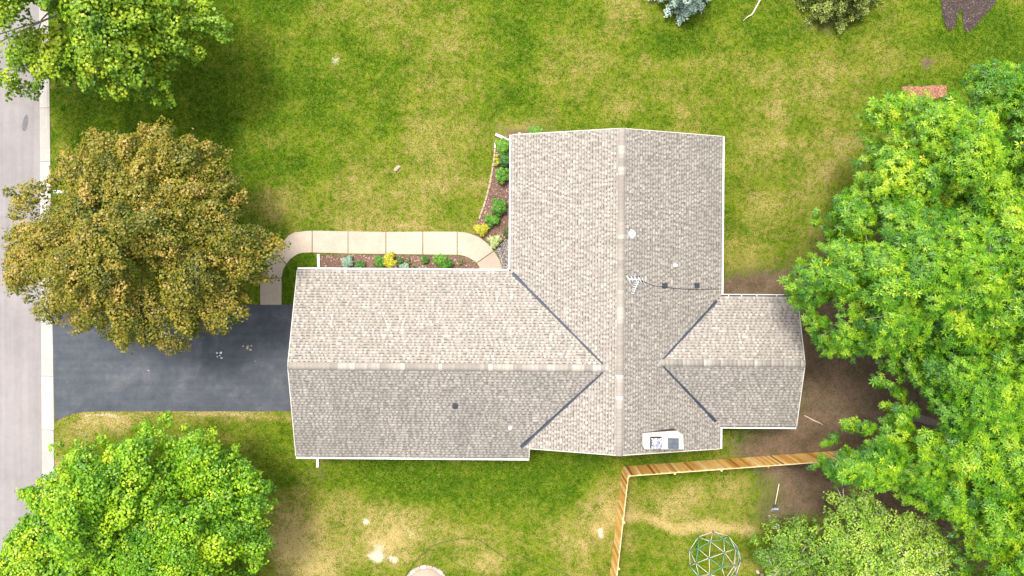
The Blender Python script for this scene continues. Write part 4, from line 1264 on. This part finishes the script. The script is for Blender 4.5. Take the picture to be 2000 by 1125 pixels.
def conifer(name, label, ctr, rad_px, z_t, mat, n_br, leaf, kind, zb=.5, tone_mu=.5, dens=1.0, droop=.25):
    C = at(ctr[0], ctr[1], 0)
    R0 = rad_px * S0
    root = tag(empty(name, (C.x, C.y, 0)), label, 'tree')
    PV, PN, PS, PT = [], [], [], []
    m = MB()
    for i in range(n_br):
        f = (i + random.random()) / n_br
        z = zb + (z_t - zb) * f
        L = R0 * (1 - f) ** .8 * random.uniform(.78, 1.05) + .12
        a = i * 2.39996 + random.uniform(-.2, .2)
        d = np.array([math.cos(a), math.sin(a), 0])
        tip = np.array([d[0] * L, d[1] * L, z - droop * L + .1])
        m.tube([(0, 0, z), tuple((np.array([0, 0, z]) + tip) / 2 + np.array([0, 0, .05])), tuple(tip)], [.04, .025, .008], 5)
        lt = np.clip(rng.normal(tone_mu, .12), .05, .95)
        for k in range(max(3, int(L / .17))):
            t = .22 + .78 * (k + random.random()) / max(3, int(L / .17))
            c = np.array([0, 0, z]) * (1 - t) + tip * t
            side = np.array([-d[1], d[0], 0]) * rng.uniform(-1, 1) * (.32 * (1.1 - t) * L * .8 + .06)
            n = int(44 * dens)
            r = rng.uniform(.13, .24)
            p, nr = lobe_leaves(c + side, r, n, .7)
            PV.append(p); PN.append(rng.normal(0, .6, (n, 3)) + np.array([0, 0, 1.2])); PS.append(leaf * rng.uniform(.7, 1.3, n)); PT.append(np.clip(rng.normal(lt + .15 * (t - .6), .17, n), 0, 1))
    V, F, T = leaf_cards(np.concatenate(PV), np.concatenate(PN), np.concatenate(PS), kind, np.concatenate(PT))
    link(bpy.data.objects.new('crown', np_mesh('crown', V, F, mat, {'tone': T})), root)
    MB().tube([(0, 0, -.1), (0, 0, z_t * .5), (0, 0, z_t)], [.16, .1, .02], 8).build('trunk', M_BARK, root)
    m.build('limbs', M_BARK, root)
    return root
conifer('blue_spruce', 'silvery blue spruce cut by the top edge above the lawn', (1328, -12), 58, 4.6, M_SPRUCE, 90, .13, 'lance', .3, .78)
conifer('juniper_tree', 'olive green conifer cut by the top edge right of the blue spruce', (1630, -28), 98, 4.2, M_JUNIPER, 130, .13, 'lance', .3, .66)

# ------------------------------------------------------------------ shrubs and border plants
def shrub(name, label, px, py, rx, ry, h, mat, kind='broad', leaf=.09, n=700, lobes=9, cat='shrub', group=None, tone_mu=.5, sparse=False):
    C = at(px, py, h * .5)
    ax, ay = rx * S0 * .97, ry * S0 * .97
    root = tag(empty(name, (C.x, C.y, .01)), label, cat, group)
    PV, PN, PS, PT = [], [], [], []
    m = MB()
    for i in range(lobes):
        a = 2.39996 * i + random.random(); f = math.sqrt((i + .5) / lobes) * .72
        c = np.array([ax * f * math.cos(a), ay * f * math.sin(a), h * (1 - f * f * .7) * .72])
        r = min(ax, ay) * (.42 if not sparse else .3) * random.uniform(.8, 1.15)
        k = n // lobes
        p, nr = lobe_leaves(c, r, k, .8)
        PV.append(p); PN.append(nr); PS.append(leaf * rng.uniform(.7, 1.3, k)); PT.append(np.clip(rng.normal(tone_mu + rng.normal(0, .08), .2, k), 0, 1))
        m.tube([(0, 0, -.03), (c[0] * .5, c[1] * .5, c[2] * .5), tuple(c)], [.015, .012, .006], 5)
    V, F, T = leaf_cards(np.concatenate(PV), np.concatenate(PN), np.concatenate(PS), kind, np.concatenate(PT))
    V[:, 2] = np.maximum(V[:, 2], .01)
    link(bpy.data.objects.new('foliage', np_mesh('foliage', V, F, mat, {'tone': T})), root)
    m.build('stems', M_BARK, root)
    return root
shrub('leafy_shrub', 'large bright green shrub at the top of the side bed by the gutter corner', 982, 285, 16, 17, .95, M_SH_GREEN, leaf=.11, n=900, tone_mu=.6)
shrub('leafy_shrub', 'dark green shrub between two brighter ones in the side bed', 987, 312, 14, 14, .9, M_SH_DARK, leaf=.12, n=700)
shrub('golden_shrub', 'narrow yellow shrub against the pink edging stones', 970, 313, 7, 15, .5, M_SH_YEL, leaf=.07, n=420, lobes=6, tone_mu=.35)
shrub('leafy_shrub', 'mid green shrub lowest of the cluster at the head of the side bed', 981, 342, 15, 18, .85, M_SH_GREEN, leaf=.11, n=850, tone_mu=.45)
shrub('leafy_shrub', 'deep green glossy shrub standing alone in the middle of the side bed', 974, 404, 16, 18, .8, M_SH_GREEN, leaf=.13, n=620, tone_mu=.3)
shrub('leafy_shrub', 'green shrub touching the round golden one by the walkway bend', 961, 430, 15, 14, .6, M_SH_GREEN, leaf=.11, n=560, tone_mu=.42)
shrub('golden_shrub', 'round golden yellow shrub at the outside of the walkway bend', 941, 447.5, 16, 14, .55, M_SH_YEL, leaf=.075, n=950, tone_mu=.5)
shrub('hosta', 'pale cream and green variegated plant at the walkway bend', 967, 470, 15, 13, .4, M_SH_VAR, 'lance', .17, 460, 8, 'plant', tone_mu=.6)
shrub('ground_cover', 'low dull olive plant between the gravel and the gutter', 992, 453, 12, 12, .25, M_SH_OLIVE, leaf=.06, n=520, cat='plant')
shrub('leafy_shrub', 'bright green shrub peeking out above the north gable edge', 1044, 259, 17, 12, .8, M_SH_GREEN, leaf=.12, n=700, tone_mu=.65)
shrub('hosta', 'round blue green hosta nearest the white downspout extension', 679, 512, 12.5, 13.5, .4, M_SH_BLUE, leaf=.1, n=620, cat='plant', tone_mu=.5)
shrub('leafy_shrub', 'small dark green shrub just right of the largest blue hosta', 702.5, 518, 11, 9.5, .4, M_SH_DARK, leaf=.075, n=480, tone_mu=.62)
shrub('leafy_shrub', 'green shrub hugging the left side of the golden mound', 741, 513, 11, 16, .5, M_SH_GREEN, leaf=.08, n=640, tone_mu=.32)
shrub('golden_shrub', 'bright golden mound in the bed along the garage', 762, 509, 15, 16, .6, M_SH_YEL, leaf=.08, n=1000, tone_mu=.55)
shrub('leafy_shrub', 'tiny dark shrub right of the golden mound', 782, 508, 7, 7, .35, M_SH_DARK, leaf=.08, n=260, lobes=5)
shrub('hosta', 'blue green hosta beside the cream rocks', 789.5, 522, 11, 8.5, .35, M_SH_BLUE, leaf=.1, n=460, cat='plant', tone_mu=.5)
shrub('ground_cover', 'sparse olive plant right above the hosta by the rocks', 797, 511, 8, 8, .25, M_SH_OLIVE, leaf=.06, n=200, lobes=5, cat='plant', tone_mu=.7, sparse=True)
shrub('ground_cover', 'thin olive seedling between the rock hosta and the green tuft', 811, 521, 8, 7, .2, M_SH_OLIVE, leaf=.055, n=130, lobes=5, cat='plant', tone_mu=.6, sparse=True)
shrub('leafy_shrub', 'small loose green tuft alone in the garage bed', 829.5, 508, 9.5, 9, .35, M_SH_GREEN, leaf=.075, n=300, lobes=7, tone_mu=.25, sparse=True)
shrub('hosta', 'small blue green hosta half under the garage gutter', 818, 528, 9, 6, .25, M_SH_BLUE, leaf=.09, n=220, lobes=5, cat='plant', tone_mu=.6)
shrub('leafy_shrub', 'light green bushy mound toward the right end of the garage bed', 858, 507, 14.5, 13, .55, M_SH_GREEN, leaf=.075, n=820, tone_mu=.6)
shrub('leafy_shrub', 'dark leafy clump at the right of the light green mound', 877, 514, 10, 9, .45, M_SH_GREEN, leaf=.1, n=380, lobes=6, tone_mu=.22)
shrub('leafy_shrub', 'green clump below the light mound against the garage gutter', 867, 523, 9, 8, .45, M_SH_GREEN, leaf=.1, n=360, lobes=6, tone_mu=.35)
shrub('ground_cover', 'withered olive plant nearest the curved end of the garage bed', 900, 511, 9, 8, .2, M_SH_OLIVE, leaf=.055, n=150, lobes=6, cat='plant', tone_mu=.7, sparse=True)

def rock(name, label, px, py, sx, sy, sz, mat, seed, cat='rock', group=None):
    bm = bmesh.new(); bmesh.ops.create_icosphere(bm, subdivisions=3, radius=1)
    for v in bm.verts:
        n_ = mnoise.noise(v.co * 1.3 + Vector((seed * 7.1, seed, 0))) * .38 + mnoise.noise(v.co * 3.1 + Vector((0, seed * 3.3, 0))) * .12
        v.co *= 1 + n_
        v.co = Vector((v.co.x * sx, v.co.y * sy, max(v.co.z, -.4) * sz))
    me = bpy.data.meshes.new(name); bm.to_mesh(me); bm.free(); me.materials.append(mat)
    o = link(bpy.data.objects.new(name, me)); p = at(px, py, .03)
    o.location = (p.x, p.y, .03 + sz * .2); o.rotation_euler = (0, 0, seed * 1.7)
    return tag(o, label, cat, group)
rock('rock', 'cream rock wedged between the golden mound and the blue hosta', 772, 520, .17, .12, .13, M_ROCK, 1)
rock('rock', 'cream rock under the golden mound at the garage gutter', 762, 526, .13, .09, .1, M_ROCK, 2)
rock('rock', 'small pinkish stone left of the hosta by the rocks', 778, 515.5, .09, .07, .08, M_EDGING, 3)
rock('rock', 'upper pale stone of the pair beside the climbing dome', 1480, 1117, .09, .11, .09, M_ROCK, 4)
rock('rock', 'lower pinkish stone of the pair beside the climbing dome', 1488.5, 1122, .08, .1, .08, M_EDGING, 5)
rock('rock', 'flat tan stone lying alone in the front lawn', 776, 328.5, .2, .1, .06, M_EDGING, 6)

# edging stones of the side bed
edg = tag(empty('garden_edging', at(950, 390)), 'curved line of pinkish edging stones between lawn and side bed', 'edging')
path = [(968, 277), (967, 290), (965, 308), (962.5, 326), (957, 359), (948.5, 392), (939, 419), (936, 428)]
pts = [at(x, y, .04) for x, y in path]; eo = at(950, 390)
seg = 0.33
for a, b in zip(pts[:-1], pts[1:]):
    L = (b - a).length; n = max(1, round(L / seg)); ang = math.atan2((b - a).y, (b - a).x)
    for i in range(n):
        c = a.lerp(b, (i + .5) / n) - eo
        o = MB().box((0, 0, 0), (L / n - .02, .1 + random.uniform(-.01, .015), .1)).build('edging_stone', M_WHITE if a is pts[0] else M_EDGING, edg)
        o.location = (c.x, c.y, .03 + random.uniform(-.008, .012)); o.rotation_euler = (0, 0, ang + random.uniform(-.05, .05)); bevel(o, .02)

# pot in the corner
pp_ = at(999, 522.5, .3)
pot = tag(empty('plant_pot', (pp_.x, pp_.y, 0.02)), 'black round pot with pale rim in the inner corner of the gutters', 'pot')
MB().lathe([(.17, 0), (.235, .27), (.215, .27), (.2, .22), (.01, .22)], n=28).build('body', M_POT, pot)
MB().lathe([(.232, .262), (.25, .27), (.25, .295), (.232, .297), (.225, .28)], n=28, close=False).build('rim', M_WHITE, pot)
MB().lathe([(.214, .19), (.21, .225), (.1, .235), (.004, .24)], n=20).build('soil', M_DMULCH, pot)

# ------------------------------------------------------------------ climbing dome
DR = 1.40
dc = at(1394.5, 1088)
dome = tag(empty('climbing_dome', (dc.x, dc.y, 0), R(20)), 'geodesic climbing dome of teal and cream bars on the back lawn', 'climbing dome')
ph = (1 + 5 ** .5) / 2
iv = [Vector(v).normalized() for v in ((0, 1, ph), (0, -1, ph), (0, 1, -ph), (0, -1, -ph), (1, ph, 0), (-1, ph, 0), (1, -ph, 0), (-1, -ph, 0), (ph, 0, 1), (-ph, 0, 1), (ph, 0, -1), (-ph, 0, -1))]
q = iv[0].rotation_difference(Vector((0, 0, 1))); iv = [q @ v for v in iv]
el = min((a - b).length for i, a in enumerate(iv) for b in iv[:i])
mids = {}
for i in range(12):
    for j in range(i):
        if (iv[i] - iv[j]).length < el * 1.05: mids[(i, j)] = ((iv[i] + iv[j]) / 2).normalized()
allv = [('v', v) for v in iv] + [('m', v) for v in mids.values()]
sv = [(k, Vector((v.x, v.y, v.z)) * DR) for k, v in allv if v.z > -.06]
sl = .66 * DR
bars = [(a, b) for i, a in enumerate(sv) for b in sv[:i] if (a[1] - b[1]).length < sl]
for i, (a, b) in enumerate(bars):
    teal = (a[0] == 'v' or b[0] == 'v')
    p0, p1 = a[1].copy(), b[1].copy(); p0.z = max(p0.z, .03); p1.z = max(p1.z, .03)
    MB().tube([p0, p1], .015, 7).build('bar', M_TEAL if (teal and i % 3) else M_CREAMBAR, dome)
for k, v in sv:
    p = v.copy(); p.z = max(p.z, .03)
    o = MB().lathe([(.02, -.04), (.055, -.02), (.055, .02), (.02, .04)], n=10).build('hub', M_HUB, dome); o.location = p

# ------------------------------------------------------------------ small things on the lawn
rk = at(1514, 985, .05)
rake_ = tag(empty('leaf_rake', (rk.x, rk.y, 0)), 'leaf rake with pale handle lying on the bare soil inside the fence', 'rake')
MB().tube([at(1521.6, 945, .08) - rk + Vector((0, 0, .05)), Vector((0, 0, .05))], .024, 8).build('handle', M_HANDLE, rake_)
m = MB(); m.add([(-.03, .03, .04), (.03, .03, .04), (.16, -.2, .03), (-.16, -.2, .03), (-.03, .03, .06), (.03, .03, .06), (.16, -.2, .05), (-.16, -.2, .05)], [(3, 2, 1, 0)[::-1], (4, 5, 6, 7)[::-1], (0, 1, 5, 4), (1, 2, 6, 5), (2, 3, 7, 6), (3, 0, 4, 7)])
m.build('head', M_VENT, rake_)
for k in range(11):
    a = (k - 5) / 5
    MB().tube([(a * .14, -.18, .045), (a * .2, -.34, .05), (a * .24, -.44, .02)], .011, 5).build('tine', M_STEEL, rake_)

tag(MB().tube([at(x, y, .03) for x, y in ((1571, 811.5), (1580, 816), (1590, 821.5), (1601, 826), (1608, 830.5))], [.02, .026, .025, .02, .012], 6).build('fallen_stick', M_STICK), 'pale stick lying on bare soil east of the wing', 'stick')
tag(MB().tube([at(x, y, .03) for x, y in ((1488, -8), (1482, 5), (1477, 14), (1472, 23), (1468, 29), (1460, 33), (1451, 41))], [.05, .045, .05, .042, .045, .03, .016], 7).build('fallen_branch', M_STICK), 'curved pale branch on the grass right of the blue spruce', 'branch')
tag(MB().tube([at(x, y, .045) for x, y in ((792, 1124), (800, 1112), (814, 1094), (830, 1078), (845, 1066), (862, 1060), (880, 1056), (900, 1052), (920, 1052), (935, 1055), (950, 1064), (962, 1073), (972, 1080), (985, 1088), (998, 1090), (1006, 1083), (1014, 1083), (1025, 1090), (1040, 1098), (1055, 1102), (1070, 1107), (1090, 1116), (1112, 1124), (1135, 1140))], .013, 6).build('garden_hose', M_HOSE), 'thin dark hose snaking over the dry back lawn', 'hose')

pc = at(833, 1147)
pad = tag(empty('round_pad', (pc.x, pc.y, 0)), 'round pale stone pad with a raised rim cut by the bottom edge', 'stone pad')
MB().lathe([(1.06, -.05), (1.06, .06), (.004, .07)], n=48).build('disc', M_PADSTONE, pad)
for k in range(22):
    a = 2 * math.pi * k / 22; L = 2 * math.pi * 1.16 / 22 - .015
    o = MB().box((0, 0, 0), (L, .17, .16)).build('rim_stone', random.choice((M_ROCK, M_PADSTONE, M_EDGING, M_PADSTONE)), pad)
    o.location = (1.15 * math.cos(a), 1.15 * math.sin(a), .04 + random.uniform(-.01, .01)); o.rotation_euler = (0, 0, a + math.pi / 2); bevel(o, .02)

def flag(px, py, label):
    p = at(px, py, .3)
    e = tag(empty('marker_flag', (p.x, p.y, 0)), label, 'marker flag', 'red marker flags on the back lawn')
    MB().tube([(0, 0, -.05), (.01, 0, .42)], .006, 6).build('stake', M_STEEL, e)
    vs = [(.01 + u * .16, .03 * math.sin(u * 5 + v) - v * .05, .42 - v * .12) for u in (0, .33, .66, 1) for v in (0, 1)]
    o = MB().add(vs, [(0, 2, 3, 1), (2, 4, 5, 3), (4, 6, 7, 5)]).build('cloth', M_RED, e)
    s_ = o.modifiers.new('s', 'SOLIDIFY'); s_.thickness = .004
flag(919, 954, 'left one of the two small red flags in the back lawn')
flag(967, 955, 'right one of the two small red flags in the back lawn')

mp_ = at(115, 374.5, 1.15)
mail = tag(empty('mailbox', (mp_.x, mp_.y, 0)), 'pale blue white mailbox by the kerb at the edge of the bronze tree', 'mailbox')
MB().box((0, 0, .5), (.1, .1, 1.04)).build('post', M_CEDAR, mail)
m = MB(); vs = []
prof = [(-.085, 0), (.085, 0), (.085, .11)] + [(.085 * math.cos(a), .11 + .085 * math.sin(a)) for a in [math.pi * k / 8 for k in range(1, 8)]] + [(-.085, .11)]
for x in (-.27, .27): vs += [(x, y, 1.02 + z) for y, z in prof]
n = len(prof)
m.add(vs, [(i, (i + 1) % n, n + (i + 1) % n, n + i)[::-1] for i in range(n)] + [tuple(range(n)), tuple(range(n, 2 * n))[::-1]])
bx = m.build('box', M_MAIL, mail)
MB().box((-.278, 0, 1.1), (.012, .15, .15)).build('door', M_STEEL, mail)
